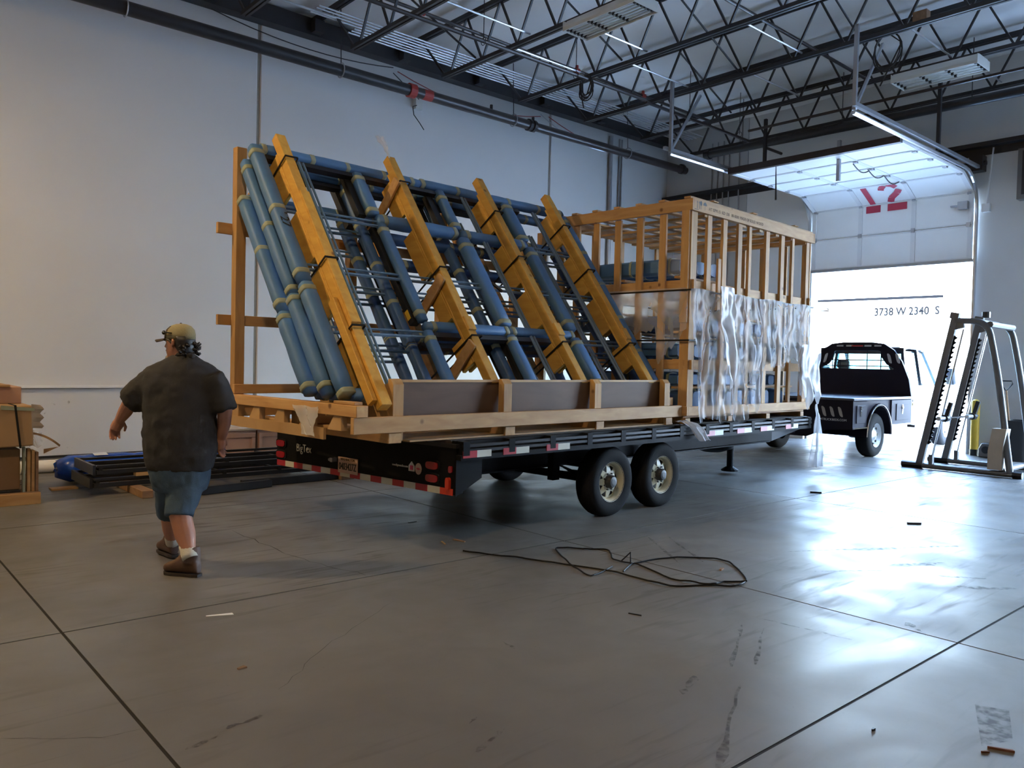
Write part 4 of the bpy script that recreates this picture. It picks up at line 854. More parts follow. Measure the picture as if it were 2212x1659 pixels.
# bridging between the joists
for i, (x0, y) in enumerate(((8.67, 8.75), (10.545, 7.0), (12.42, 8.1), (12.42, 5.36), (10.545, 9.3), (14.295, 5.2), (8.67, 10.2), (6.795, 9.6))):
    run('bridging_bar', 'light bridging bar off the '+['eighth', 'seventh', 'sixth', 'fifth', 'fourth', 'third', 'second', 'first'][round((x0-3.045)/1.875)]+' joist from the dock wall'+['', ', away from the left wall', '', ', away from the left wall', ', nearer the left wall', '', ', near the left wall', ''][i], 'brace', [(x0+.06, y, 6.86), (x0+1.82, y, 6.86)], .016, 'galv', 6, 'bridging bars')
for i, (x0, y) in enumerate(((8.67, 9.3), (10.545, 8.2), (12.42, 6.5), (6.795, 11.0), (12.42, 9.6))):
    run('bridging_bar', 'black diagonal bridging bar from the '+['eighth', 'seventh', 'sixth', 'fifth', 'fourth', 'third', 'second', 'first'][round((x0-3.045)/1.875)]+' joist from the dock wall'+(', near the left wall' if y > 9.5 else ''), 'brace', [(x0+.06, y, 7.62), (x0+1.82, y, 6.86)], .018, 'joist_paint', 6, 'diagonal bridging bars')
def sag(p, q, d, n=10):
    p = Vector(p); q = Vector(q); return [p.lerp(q, k/n)-Vector((0, 0, d*4*(k/n)*(1-k/n))) for k in range(n+1)]
for i, (p, q, d, mt, lb) in enumerate((((4.95, 13.45, 7.35), (8.5, 13.45, 7.30), .16, 'wire_dark', 'thin wire sagging along the left wall between two joists'), ((8.6, 13.45, 7.25), (12.4, 13.4, 7.2), .25, 'wire_red', 'reddish wire sagging along the left wall below the conduits'),
                                   ((12.4, 13.4, 7.25), (15.3, 12.9, 6.9), .35, 'galv', 'pale cable drooping from the ledger near the corner'), ((12.6, 13.34, 7.22), (16.0, 13.3, 6.9), .2, 'wire_red', 'red cables hanging under the far end of the ledger'),
                                   ((8.5, 13.45, 7.2), (9.15, 13.5, 6.85), .0, 'wire_dark', 'dark lead dropping to the wall junction box'))):
    run('cable', lb, 'cable', sag(p, q, d), .010, mt, 5)
jb = thing('junction_box', 'small open junction box with loose lead on the left wall', 'junction box', (9.15, YL-.06, 6.72)); O = Vector((9.15, YL-.06, 6.72))
b = MB(O); b.bb(9.08, 9.24, YL-.10, YL, 6.66, 6.86); b.build('box', MAT['fixture_white'], jb)
b = MB(O); b.tube([(9.1, YL-.1, 6.72), (8.98, YL-.14, 6.66), (9.0, YL-.15, 6.5), (9.15, YL-.15, 6.36), (9.25, YL-.15, 6.25)], .010, 5); b.build('lead', MAT['wire_dark'], jb)
def coil(c, rx, rz, n, label, tail):
    o = thing('cable_coil', label, 'cable', c); c = Vector(c); b = MB(c)
    for k in range(n):
        f = 1-.05*k; b.tube([c+Vector((.03*math.sin(k*2+a*2), rx*f*math.cos(a)+.015*math.sin(k*3), rz*(f*math.sin(a)+1-f))) for a in [2*math.pi*q_/18 for q_ in range(18)]], .012, 5, closed=True)
    b.build('loops', MAT['wire_dark'], o)
    b = MB(c); b.tube([c+Vector(t_) for t_ in tail], .012, 5); b.build('tail', MAT['wire_dark'], o)
coil((10.43, 10.08, 6.553), .16, .22, 6, 'coil of black cable hung on the sprinkler branch below a joist', [(0, -.06, .215), (-.02, .10, .10), (0, .12, -.1), (0, .05, -.34)])
coil((12.53, 5.65, 6.55), .22, .30, 3, 'loose loop of black cable hanging from a joist above the dock', [(.0, .1, -.5), (.02, -.2, .1), (0, 0, .29), (-.08, -.06, .289), (-.08, -.35, .289)])
tag_b = MB((12.42, 5.1, 6.95)); tag_b.bb(12.36, 12.50, 5.02, 5.22, 6.829, 6.97); tag(tag_b.build('wood_block', MAT['old_timber'], None, loc=(12.42, 5.1, 6.95)), 'brown wooden block sitting on a joist beside the cable loop', 'block')
# fluorescent fixtures, switched off
def fixture(x0, x1, y0, y1, z, label, ntube):
    o = thing('fluorescent_fixture', label, 'lamp', ((x0+x1)/2, (y0+y1)/2, z)); O = Vector(o.location)
    b = MB(O); b.prism([(x0+.08, y0, z+.12), (x1-.08, y0, z+.12), (x1, y0, z), (x0, y0, z)], (0, y1-y0, 0)); b.build('housing', MAT['fixture_white'], o)
    b = MB(O); b.bb(x0, x1, y0-.008, y0, z-.05, z+.10); b.build('end_plate', MAT['fixture_white'], o)
    b = MB(O); b.bb(x0, x1, y1, y1+.008, z-.05, z+.10); b.build('end_plate', MAT['fixture_white'], o)
    for xx in (x0, x1-.012): b = MB(O); b.bb(xx, xx+.012, y0, y1, z-.05, z); b.build('side_flange', MAT['fixture_white'], o)
    for k in range(ntube):
        x = x0+.07+(x1-x0-.14)*k/(ntube-1)
        b = MB(O); b.tube([(x, y0+.05, z-.022), (x, y1-.05, z-.022)], .013, 8); b.build('tube', MAT['tube_glass'], o, smooth=True)
        for f in (.03, .36, .66, .97): b = MB(O); yy = y0+(y1-y0)*f; b.bb(x-.018, x+.018, yy-.02, yy+.02, z-.04, z-.001); b.build('tube_clip', MAT['joist_paint'], o)
    for f in (.2, .8): b = MB(O); b.tube([((x0+x1)/2, y0+(y1-y0)*f, z+.11), ((x0+x1)/2, y0+(y1-y0)*f, 6.774)], .005, 5); b.build('hanger_wire', MAT['wire_dark'], o)
fixture(8.42, 8.94, 7.28, 8.65, 6.62, 'unlit fluorescent fixture with bare tubes hung between the near joists', 6)
fixture(14.05, 14.60, 4.90, 6.26, 6.64, 'unlit fluorescent fixture near the dock door under the far joists', 4)
# end wall fittings
eb = thing('electrical_cabinet', 'grey electrical cabinet on the end wall right of the dock door', 'cabinet', (XW-.12, 4.80, 5.4)); O = Vector(eb.location)
b = MB(O); b.bb(XW-.22, XW-.002, 4.55, 5.18, 4.9, 5.85); b.build('box', MAT['rack_grey'], eb)
b = MB(O); b.bb(XW-.235, XW-.221, 4.60, 5.10, 4.98, 5.80); b.build('door', MAT['joist_paint'], eb)
sb = thing('switch_box', 'small pale switch box on the end wall below a conduit', 'switch', (XW-.05, 5.74, 4.85)); O = Vector(sb.location)
b = MB(O); b.bb(XW-.08, XW, 5.68, 5.82, 4.76, 4.92); b.build('box', MAT['white_paint'], sb)
b = MB(O); b.tube([(XW-.04, 5.75, 4.92), (XW-.04, 5.66, 6.0)], .016, 6); b.build('conduit', MAT['white_paint'], sb)
# ------------------------------------------------------------------ pickup truck
KA = R(3.0); KP = Vector((13.68, 6.55, 0))
tk = thing('flatbed_pickup', 'pickup truck with black flatbed and headache rack, white cab, backed through the dock door', 'truck', KP, KA)
def kp(name, mt, fn, bevel=0, smooth=False, par=None):
    b = MB(); fn(b); return b.build(name, MAT[mt], par or tk, bevel=bevel, smooth=smooth)
BW, BL, BH = 2.20, 2.80, 1.108
kp('bed_deck', 'truck_black', lambda b: b.bb(0, BL, 0, BW, BH-.05, BH-.004), .006)
kp('bed_edge', 'truck_trim', lambda b: b.bb(-.012, 0, -.005, BW+.005, BH-.04, BH), .004)
kp('bed_edge', 'truck_trim', lambda b: b.bb(0, BL, -.012, 0, BH-.04, BH), .004)
kp('rear_skirt', 'truck_black', lambda b: b.prism([(.0, 0, .56), (.0, 0, BH-.05), (.0, BW, BH-.05), (.0, BW, .56), (.0, 1.75, .52), (.0, 1.45, .38), (.0, .85, .38), (.0, .50, .52)], (.06, 0, 0)))
def slant(b, y, z, x, h=.09, w=.028, lean=.05, d=.012):
    n = 14; b.prism([(x, y+w*math.copysign(abs(math.cos(a))**.8, math.cos(a))+lean*math.sin(a), z+h*math.copysign(abs(math.sin(a))**.6, math.sin(a))) for a in [2*math.pi*k/n for k in range(n)]], (-d, 0, 0))
for y in (.22, .37, .52, BW-.22, BW-.37, BW-.52): kp('tail_lamp', 'led_lens', lambda b: slant(b, y, .86, -.002, lean=.035 if y < 1 else -.035))
textmesh('CMTRUCKBEDS.COM', .055, MAT['print_white'], 'lettering', tk, frame((-.004, .37, .715), (0, -1, 0), (0, 0, 1)), ext=.001)
kp('hitch_receiver', 'truck_black', lambda b: b.bb(-.18, .4, BW/2-.05, BW/2+.05, .42, .54))
for sgn, y0 in ((1, 0.0), (-1, BW)):
    yi = lambda d: y0+sgn*d
    for xa, xb in ((.02, .62), (1.76, BL)):
        kp('side_box', 'truck_black', lambda b: b.bb(xa, xb, yi(0.004), yi(.30), .58, BH-.052), .008)
        dx = (xb-xa)
        d_ = kp('box_door', 'truck_black', lambda b: b.bb(xa+dx*.22, xb-dx*.16, yi(-.008), yi(.003), .66, BH-.13), .004)
        kp('latch', 'chrome', lambda b: b.lathe([(.03, 0), (.03, .01), (.015, .02)], ((xa+xb)/2, yi(-.008), .90), (0, -sgn, 0), 10), par=d_)
        kp('latch_plate', 'chrome', lambda b: b.bb((xa+xb)/2-.02, (xa+xb)/2+.02, yi(-.014), yi(-.009), .78, .96), par=d_)
        kp('bottom_trim', 'chrome', lambda b: b.bb(xa, xb, yi(-.01), yi(.02), .565, .585))
    kp('wheel_arch', 'truck_black', lambda b: b.loft([[(1.19+(.55+q)*math.cos(a), yi(o), .40+(.55+q)*math.sin(a)) for q, o in ((0, 0), (.05, -.012), (.05, .30), (0, .30))] for a in [math.pi*(k/16) for k in range(17)]]))
    kp('arch_trim', 'chrome', lambda b: b.tube([(1.19+.575*math.cos(a), yi(-.012), .40+.575*math.sin(a)) for a in [math.pi*(k/16) for k in range(17)]], .010, 5))
    kp('side_panel', 'truck_black', lambda b: b.prism([(.62, yi(.03), BH-.05), (.62, yi(.03), .6)]+[(1.19-.6*math.cos(a), yi(.03), .40+.58*math.sin(a)) for a in [math.pi*(.12+.76*k/12) for k in range(13)]]+[(1.76, yi(.03), .6), (1.76, yi(.03), BH-.05)], (0, sgn*.02, 0)))
    for xx in (1.19, 5.03):
        c = Vector((xx, yi(.17), .405)); ax = Vector((0, -sgn, 0))
        b = MB(); b.lathe([(.22, -.12), (.30, -.13), (.375, -.12), (.405, -.08), (.405, .08), (.375, .12), (.30, .13), (.22, .12)], c, ax, 32, caps=False); ty = b.build('tire', MAT['rubber'], tk, smooth=True)
        b = MB(); b.lathe([(.225, .125), (.20, .10), (.16, .06), (.10, .07), (.07, .10), (.001, .11)], c, ax, 28, caps=False); rm = b.build('rim', MAT['galv_dull'], tk, smooth='auto')
        for k in range(8):
            q_ = c+ax*.085+Vector((math.cos(2*math.pi*k/8)*.17, 0, math.sin(2*math.pi*k/8)*.17)); b = MB(); b.lathe([(.026, -.03), (.026, -.006)], q_, ax, 10); b.build('rim_hole', MAT['hub_dark'], rm)
kp('chassis', 'truck_black', lambda b: (b.bb(.1, 5.6, .65, .75, .52, .66), b.bb(.1, 5.6, BW-.75, BW-.65, .52, .66), b.tube([(1.19, .3, .41), (1.19, BW-.3, .41)], .06, 8)))
# headache rack
HX = 2.74; yc_ = BW/2
ol = [(0.0, BH), (.06, 1.45), (.20, 1.80), (.36, 2.03), (.56, 2.16), (.80, 2.19)]
win = [(.62, 1.62), (.62, 1.62), (.58, 1.70), (.66, 1.86), (.74, 2.07), (.80, 2.08)]
outl = ol+[(BW-y, z) for y, z in reversed(ol)]
inn = [(.36, 1.64), (.36, 1.66), (.50, 1.74), (.60, 1.88), (.62, 2.00), (.66, 2.02)]
innl = inn+[(BW-y, z) for y, z in reversed(inn)]
def rackplate(b):
    n = len(outl); vs = []
    for x in (HX, HX+.06):
        vs += [(x, y, z) for y, z in outl]+[(x, y, z) for y, z in innl]
    fs = []
    for i in range(n):
        j = (i+1) % n
        fs += [(i, j, n+j, n+i), (2*n+i, 3*n+i, 3*n+j, 2*n+j), (i, 2*n+i, 2*n+j, j), (n+i, n+j, 3*n+j, 3*n+i)]
    b.add(vs, fs)
hr = kp('headache_rack', 'truck_black', rackplate)
for z in (1.70, 1.82, 1.96): kp('rack_bar', 'truck_black', lambda b: b.tube([(HX+.03, .40, z), (HX+.03, BW-.40, z)], .012, 6), par=hr)
for y in (.62, .90, 1.30, 1.62): kp('rack_bar', 'truck_black', lambda b: b.tube([(HX+.03, y, 1.62), (HX+.03, y, 2.12)], .012, 6), par=hr)
for y in (.28, .44): kp('rack_lamp', 'led_lens', lambda b: slant(b, y, 1.86, HX-.002, .10, .03, .035), par=hr)
for y in (BW-.28, BW-.44): kp('rack_lamp', 'led_lens', lambda b: slant(b, y, 1.86, HX-.002, .10, .03, -.035), par=hr)
kp('brake_light', 'lamp_red', lambda b: b.bb(HX-.004, HX+.07, yc_-.12, yc_+.12, 2.10, 2.13), par=hr)
for y in (yc_-.42, yc_-.22, yc_+.16, yc_+.36): kp('rack_slot', 'led_lens', lambda b: b.bb(HX-.003, HX, y-.07, y+.07, 2.10, 2.135), par=hr)
# cab
def cabring(x, zr, yin, zb=.62):
    return [(x, .08, zb), (x, .06, 1.0), (x, .08, 1.30), (x, .08+yin, zr-.12), (x, .16+yin, zr), (x, BW-.16-yin, zr), (x, BW-.08-yin, zr-.12), (x, BW-.08, 1.30), (x, BW-.06, 1.0), (x, BW-.08, zb)]
kp('cab_body', 'car_white', lambda b: b.loft([[(x, y, z) for x, y, z in cabring(X_, 1.32, .0)] for X_ in (2.88, 3.0, 4.4)]), smooth='auto')
kp('cab_roof', 'car_white', lambda b: b.loft([[(x, .26+q, z) for q in (0,)]+[(x, .34, z+.05), (x, BW-.34, z+.05), (x, BW-.26, z)]+[(x, BW-.28, z-.02), (x, .28, z-.02)] for x, z in ((2.95, 2.05), (3.3, 2.09), (4.0, 2.08), (4.15, 2.02))]), smooth='auto')
for y in (.17, BW-.17):
    yy = .28 if y < 1 else BW-.28
    for a, c in (((2.92, y, 1.30), (2.98, yy, 2.05)), ((3.75, y, 1.32), (3.70, yy, 2.06)), ((4.75, y, 1.30), (4.12, yy, 2.04))): kp('cab_pillar', 'car_dark', lambda b: b.bar(a, c, .06, .08))
kp('windscreen', 'car_glass', lambda b: b.poly([(4.75, .20, 1.32), (4.75, BW-.20, 1.32), (4.12, BW-.30, 2.04), (4.12, .30, 2.04)]))
kp('cab_rear_header', 'car_dark', lambda b: b.bb(2.93, 3.02, .24, BW-.24, 1.96, 2.08))
kp('headliner', 'car_dark', lambda b: b.bb(3.0, 4.1, .30, BW-.30, 1.99, 2.02))
kp('rear_window', 'car_glass', lambda b: b.poly([(2.92, .20, 1.32), (2.92, BW-.20, 1.32), (2.98, BW-.30, 2.04), (2.98, .30, 2.04)]))
kp('hood', 'car_white', lambda b: b.loft([[(x, .10, .62), (x, .07, 1.0), (x, .14, h), (x, .5, h+.05), (x, BW-.5, h+.05), (x, BW-.14, h), (x, BW-.07, 1.0), (x, BW-.10, .62)] for x, h in ((4.4, 1.30), (5.0, 1.26), (5.8, 1.16), (6.0, 1.05))]), smooth='auto')
kp('front_arch', 'car_white', lambda b: b.loft([[(5.03+(.46+q)*math.cos(a), o, .42+(.46+q)*math.sin(a)) for q, o in ((0, .02), (.07, .02), (.07, .14), (0, .14))] for a in [math.pi*(k/14) for k in range(15)]]))
kp('running_board', 'chrome', lambda b: b.bb(2.95, 4.45, -.02, .14, .48, .54), .01)
kp('side_stripe', 'bollard_yellow', lambda b: b.bb(3.0, 4.3, .048, .06, .92, .97))
kp('side_stripe', 'blue_film', lambda b: b.bb(3.0, 4.3, .048, .06, .99, 1.04))
for y in (.55, BW-.55):
    kp('seat', 'seat_dark', lambda b: (b.bb(3.30, 3.45, y-.24, y+.24, 1.1, 1.62), b.bb(3.32, 3.42, y-.13, y+.13, 1.64, 1.82)), .03)
for y0, sg in ((.05, -1), (BW-.05, 1)):
    m_ = kp('tow_mirror', 'car_dark', lambda b: b.obox((4.28, y0+sg*.28, 1.52), (.05, 0, .02), (0, .10, 0), (-.06, 0, .17)), .03)
    kp('mirror_arm', 'car_dark', lambda b: b.bar((4.38, y0+sg*.0, 1.36), (4.30, y0+sg*.22, 1.42), .04, .05), par=m_)
    kp('door_handle', 'chrome', lambda b: b.bb(3.55, 3.72, y0+sg*.0, y0+sg*.035, 1.16, 1.19))
# ------------------------------------------------------------------ exercise rack by the dock door
rk = thing('weight_rack', 'grey steel exercise rack with slanted notched uprights and curved rear tubes by the door', 'exercise rack', (13.85, 5.0, 0)); O = Vector((13.85, 5.0, 0))
def rp(name, mt, fn, par=None, smooth=False):
    b = MB(O); fn(b); return b.build(name, MAT[mt], par or rk, smooth=smooth)
def curve(pts, rad, n=6):     # round the corners of a polyline
    out = []; P = [Vector(p) for p in pts]
    for i, p in enumerate(P):
        if i in (0, len(P)-1): out.append(p); continue
        a = (P[i-1]-p); c = (P[i+1]-p); r_ = min(rad, a.length*.48, c.length*.48); a = p+a.normalized()*r_; c = p+c.normalized()*r_
        for k in range(n+1): t = k/n; out.append(a*(1-t)**2+p*2*t*(1-t)+c*t*t)
    return out
for si, X in enumerate((13.86, 15.05)):
    dy = -.02 if si == 0 else .02
    rp('base_tube', 'rack_grey', lambda b: b.tube([(X, 5.75+dy, .05), (X, 4.02+dy, .05)], .045, 8))
    rp('foot_cap', 'black_frame', lambda b: b.tube([(X, 5.78+dy, .05), (X, 5.45+dy, .05)], .052, 8)); rp('foot_cap', 'black_frame', lambda b: b.tube([(X, 4.12+dy, .05), (X, 3.99+dy, .05)], .055, 8))
    up0, up1 = Vector((X, 5.50+dy, .07)), Vector((X, 5.02+dy, 2.52))
    rp('front_upright', 'rack_grey', lambda b: b.bar(up0, up1, .07, .10, up=(0, 1, 0)))
    rp('top_cap', 'rack_grey', lambda b: b.bar(up1+Vector((0, .02, -.05)), up1+Vector((0, 0, .05)), .09, .13, up=(0, 1, 0)))
    rp('rear_tube', 'rack_grey', lambda b: b.tube(curve([(X, 5.02+dy, 2.44), (X, 4.55+dy, 2.42), (X, 4.38+dy, 1.6), (X, 4.16+dy, .06)], .42), .05, 10), smooth='auto')
    g0, g1 = up0+(up1-up0)*.03+Vector((0, -.17, 0)), up0+(up1-up0)*.90+Vector((0, -.17, .03))
    rp('guide_rod', 'chrome', lambda b: b.tube([g0, g1], .016, 8))
    rp('rod_mount', 'rack_grey', lambda b: (b.bar(up0+(up1-up0)*.93, g1+Vector((0, 0, .08)), .06, .12), b.bar(g0-Vector((0, 0, .06)), g0+Vector((0, 0, .10)), .06, .07)))
    d = (up1-up0); pl_ = []
    for k in range(23):
        f = .15+.70*k/22; p = up0+d*f+Vector((0, -.055, 0)); dd = d.normalized()
        rp('notch_tooth', 'black_frame', lambda b: b.prism([p-dd*.035, p+dd*.035, p+dd*.012+Vector((0, -.055, .012)), p-dd*.006+Vector((0, -.045, .004))], (.012, 0, 0)))
    rp('notch_plate', 'black_frame', lambda b: b.bar(up0+d*.14+Vector((.006, -.05, 0)), up0+d*.87+Vector((.006, -.05, 0)), .012, .05, up=(0, 1, 0)))
rp('rear_cross', 'rack_grey', lambda b: b.tube([(13.86, 4.50, 2.37), (15.05, 4.54, 2.37)], .05, 8))
rp('top_cross', 'rack_grey', lambda b: b.tube([(13.86, 4.72, 2.43), (15.05, 4.76, 2.43)], .045, 8))
rp('low_cross', 'rack_grey', lambda b: b.tube([(13.86, 4.25, .10), (15.05, 4.29, .10)], .045, 8))
rp('pulley_cap', 'black_frame', lambda b: b.lathe([(.07, 0), (.07, .10), (.04, .10)], (15.05, 4.95, 2.55), n=12))
br_ = rp('bar', 'chrome', lambda b: b.tube([(13.55, 5.08, .86), (15.35, 5.12, .86)], .016, 8))
for X in (13.80, 15.0):
    rp('bar_sleeve', 'galv', lambda b: b.tube([(X-.28, 5.08, .86), (X-.06, 5.08, .86)], .035, 10), br_); rp('bar_hook', 'black_frame', lambda b: (b.bar((X, 5.08, .82), (X, 5.00, 1.12), .05, .06), b.tube([(X-.05, 5.08, .86), (X+.06, 5.08, .86)], .06, 10)), br_)
rp('wrapped_post', 'kraft_wrap', lambda b: b.loft([[(13.86+.10*c_, 4.33+.10*s_-(.05 if z > .5 else 0), z) for c_, s_ in ((-1, -1), (1, -1), (1.05, 1), (-1, 1))] for z in (.11, .4, .75)]))
# wall-side odds and ends
bn = thing('rubbish_bin', 'black plastic bin standing against the end wall beside the rack', 'bin', (16.75, 4.86, 0)); O = Vector((16.75, 4.86, 0))
b = MB(O); b.lathe([(.24, 0.0), (.30, .70), (.32, .70), (.32, .75), (.29, .75), (.28, .68), (.22, .03), (.001, .03)], O, n=24); b.build('tub', MAT['bin_black'], bn, smooth='auto')
sh = thing('shovel', 'D-handled shovel standing in the black bin', 'shovel', (16.75, 5.0, .04)); O = Vector((16.75, 5.0, .04))
b = MB(O); b.tube([(16.75, 4.98, .08), (16.75, 5.12, 1.30)], .016, 8); b.build('shaft', MAT['old_timber'], sh)
b = MB(O); b.tube([(16.75, 5.12, 1.28), (16.75, 5.22, 1.42), (16.75, 5.20, 1.47), (16.75, 5.03, 1.47), (16.75, 5.02, 1.42)], .014, 6, closed=True); b.build('grip', MAT['black_frame'], sh)
bl = thing('bollard', 'yellow painted steel bollard guarding the dock door jamb', 'bollard', (17.02, 5.72, 0)); O = Vector((17.02, 5.72, 0))
b = MB(O); b.lathe([(.075, 0), (.075, 1.02), (.06, 1.07), (.03, 1.09), (.001, 1.095)], O, n=18); b.build('post', MAT['bollard_yellow'], bl, smooth='auto')
b = MB(O); b.lathe([(.085, 0), (.085, .12), (.076, .12)], O, n=18); b.build('base_collar', MAT['black_frame'], bl)
hs = thing('floor_fan_housing', 'small grey machine housing on the floor between bollard and bin', 'machine', (16.85, 5.42, 0)); O = Vector((16.85, 5.42, 0))
b = MB(O); b.prism([(16.72, 5.30, 0), (16.72, 5.56, 0), (16.72, 5.56, .16), (16.72, 5.50, .28), (16.72, 5.36, .28), (16.72, 5.30, .20)], (.25, 0, 0)); b.build('housing', MAT['rack_grey'], hs, bevel=.02)
b = MB(O); b.lathe([(.07, 0), (.07, .012), (.02, .014)], (16.72, 5.42, .15), (-1, 0, 0), 16); b.build('port', MAT['black_frame'], hs)
# ------------------------------------------------------------------ boxes on a pallet at the left
def simplething(name, label, cat, base, parts, group=None):
    o = thing(name, label, cat, base, 0, group); O = Vector(base)
    for nm, mt, fn, bv in parts:
        b = MB(O); fn(b); b.build(nm, MAT[mt], o, bevel=bv)
    return o
simplething('wooden_pallet', 'rough wooden pallet under the stacked cardboard boxes', 'pallet', (1.2, 10.1, 0),
    [('deck_board', 'old_timber', (lambda y: lambda b: b.bb(.55, 1.79, y, y+.10, .105, .125))(9.56+.155*k), .003) for k in range(7)] +
    [('stringer', 'crate_wood', (lambda x: lambda b: b.bb(x, x+.09, 9.56, 10.66, .018, .104))(x), .003) for x in (.56, 1.12, 1.69)] +
    [('front_board', 'crate_wood', lambda b: b.bb(.55, 1.79, 9.535, 9.558, .0, .118), .003), ('bottom_board', 'old_timber', lambda b: b.bb(.55, 1.79, 10.5, 10.6, 0, .017), 0)])
simplething('cardboard_box', 'lower cardboard box standing on the pallet behind wooden sticks', 'box', (1.1, 10.1, .126),
    [('carton', 'cardboard_dark', lambda b: b.bb(.60, 1.62, 9.66, 10.6, .15, .575), .006), ('painted_shadow_gap', 'black_frame', lambda b: b.bb(.60, 1.62, 9.62, 10.6, .1265, .149), 0)])  # black slab fills the gap under the carton, painting its shade
for i, (x, w, mt) in enumerate(((1.635, .022, 'masking_tape'), (1.675, .03, 'crate_wood'), (1.715, .028, 'crate_wood'), (1.752, .026, 'old_timber'))):
    b = MB((x, 9.62, .126)); b.bb(x, x+w, 9.60, 9.66+.03*i, .1265, .60-.02*i); tag(b.build('wooden_stick', MAT[mt], None, loc=(x, 9.62, .126)), ['pale greenish', 'light tan', 'narrow tan', 'dark brown'][i]+' upright wooden stick beside the lower cardboard box', 'stick', 'sticks beside the box')
simplething('cardboard_box', 'torn tan cardboard box strapped on top of the lower box', 'box', (1.2, 10.0, .6),
    [('carton', 'cardboard', lambda b: b.hexa([(.5, 9.52, .575), (1.715, 9.50, .62), (1.74, 10.5, .62), (.5, 10.5, .576), (.5, 9.50, 1.04), (1.70, 9.50, 1.04), (1.70, 10.5, 1.04), (.5, 10.5, 1.04)]), .012),
     ('torn_flap', 'cardboard', lambda b: b.grid(10, 12, lambda u, v: (1.70+.13*u+.02*math.sin(v*17)*u, 9.56+.16*u, .80+.25*v-.02*u)), 0),
     ('tape_strip', 'masking_tape', lambda b: b.hexa([(1.42, 9.495, 1.0), (1.72, 9.495, .98), (1.72, 9.50, .98), (1.42, 9.50, 1.0), (1.42, 9.495, 1.045), (1.72, 9.495, 1.01), (1.72, 9.50, 1.01), (1.42, 9.50, 1.045)]), 0),
     ('strap', 'black_strap', lambda b: (b.bar((1.545, 9.492, 1.043), (1.595, 9.492, .60), .006, .02), b.bar((1.545, 9.49, 1.042), (1.545, 9.849, 1.042), .02, .006)), 0)])
simplething('cardboard_box', 'reddish carton stacked at the back of the torn box', 'box', (1.2, 10.2, 1.05),
    [('carton', 'mdf_pink', lambda b: b.bb(.5, 1.66, 9.85, 10.6, 1.041, 1.22), .006), ('lid', 'cardboard', lambda b: b.bb(.49, 1.55, 9.80, 10.6, 1.221, 1.24), 0)])
b = MB((1.78, 9.6, .7)); b.grid(14, 14, lambda u, v: (1.705+.115*u, 9.66+.02*math.sin(u*9+v*7), .59+.165*v+.015*math.sin(u*7))); tag(b.build('plastic_film', MAT['poly_film'], None, smooth=True, loc=(1.78, 9.6, .7)), 'crumpled clear film sticking out beside the torn cardboard box', 'plastic film')
b = MB((1.75, 9.55, .7)); b.grid(4, 12, lambda u, v: (1.692+.262*v+.01*u, 9.512+.02*math.sin(v*6), .74-.15*v+.03*math.sin(v*3)+.02*u)); b.grid(4, 6, lambda u, v: (1.955-.14*v, 9.53+.02*v, .595-.02*v-.05*u*v))
tag(b.build('torn_cardboard', MAT['cardboard_dark'], None, loc=(1.75, 9.55, .7)), 'curled torn strip of brown cardboard hanging off the box', 'cardboard')
# ------------------------------------------------------------------ black steel frames, blue bundle and cabinets along the left wall
for lvl, (z, lab) in enumerate(((.09, 'lower black welded steel rack section resting on timber blocks by the left wall'), (.235, 'upper black welded steel rack section stacked by the left wall'))):
    o = thing('steel_rack_section', lab, 'steel rack', (4.6, 10.1, z), 0, 'stacked steel rack sections'); O = Vector((4.6, 10.1, z))
    for y in (9.72, 10.12, 10.52):
        b = MB(O); b.bb(2.34+.03*lvl, 7.6, y, y+.05, z, z+.05); b.build('long_rail', MAT['steel_black'], o, bevel=.004)
        b = MB(O); b.bb(2.34+.03*lvl, 7.6, y, y+.04, z+.075, z+.105); b.build('long_rail', MAT['steel_black'], o, bevel=.004)
    for k in range(8):
        x = 2.36+.03*lvl+k*.72; b = MB(O); b.bb(x, x+.04, 9.721, 10.56, z+.051, z+.074); b.build('cross_bar', MAT['steel_black'], o)
    b = MB(O); b.bb(2.30+.03*lvl, 2.33+.03*lvl, 9.72, 10.57, z, z+.11); b.build('end_plate', MAT['steel_black'], o)
for k, (x, y) in enumerate(((2.72, 9.55), (5.5, 9.55), (2.9, 10.3), (6.8, 9.6))):
    b = MB((x, y+.4, 0)); b.bb(x, x+.12, y-.28 if k == 0 else y, y+1.05 if k != 2 else y+.3, 0, .088); tag(b.build('timber_block', MAT['old_timber'], None, bevel=.006, loc=(x, y+.4, 0)), ['reddish timber block poking out under the steel racks beside the person', 'timber block under the middle of the steel racks', 'short timber block hidden behind under the steel racks', 'timber block under the far end of the steel racks'][k], 'timber', 'timber blocks under the steel')
for k, (x, w) in enumerate(((2.78, .15), (3.06, .09))):
    b = MB((x, 9.75, .235)); b.bb(x, x+w, 9.70, 9.80, .1955, .234); tag(b.build('wood_scrap', MAT['crate_wood'], None, loc=(x, 9.75, .235)), ['longer pale wood scrap wedged between the stacked steel racks', 'shorter pale wood scrap wedged between the stacked steel racks'][k], 'wood', 'wood scraps in the steel')
bb2 = thing('blue_wrapped_bundle', 'long bundle wrapped in shiny blue film behind the steel frames', 'bundle', (3.3, 10.95, 0)); O = Vector((3.3, 10.95, 0))
b = MB(O); rings = []
for i in range(15):
    x = 2.22+2.05*i/14; rr = .165*(1+.10*noise.noise(Vector((x*3, 1, 1))))*(.62 if i == 0 else 1)
    rings.append([(x+(.02*math.sin(k*2.2) if i < 3 else 0), 10.95+rr*1.05*math.cos(a)*(1+.08*noise.noise(Vector((x*5, k, 3)))), .167+rr*math.sin(a)*(1+.08*noise.noise(Vector((x*5, k, 7))))) for k, a in enumerate([2*math.pi*q_/20 for q_ in range(20)])])
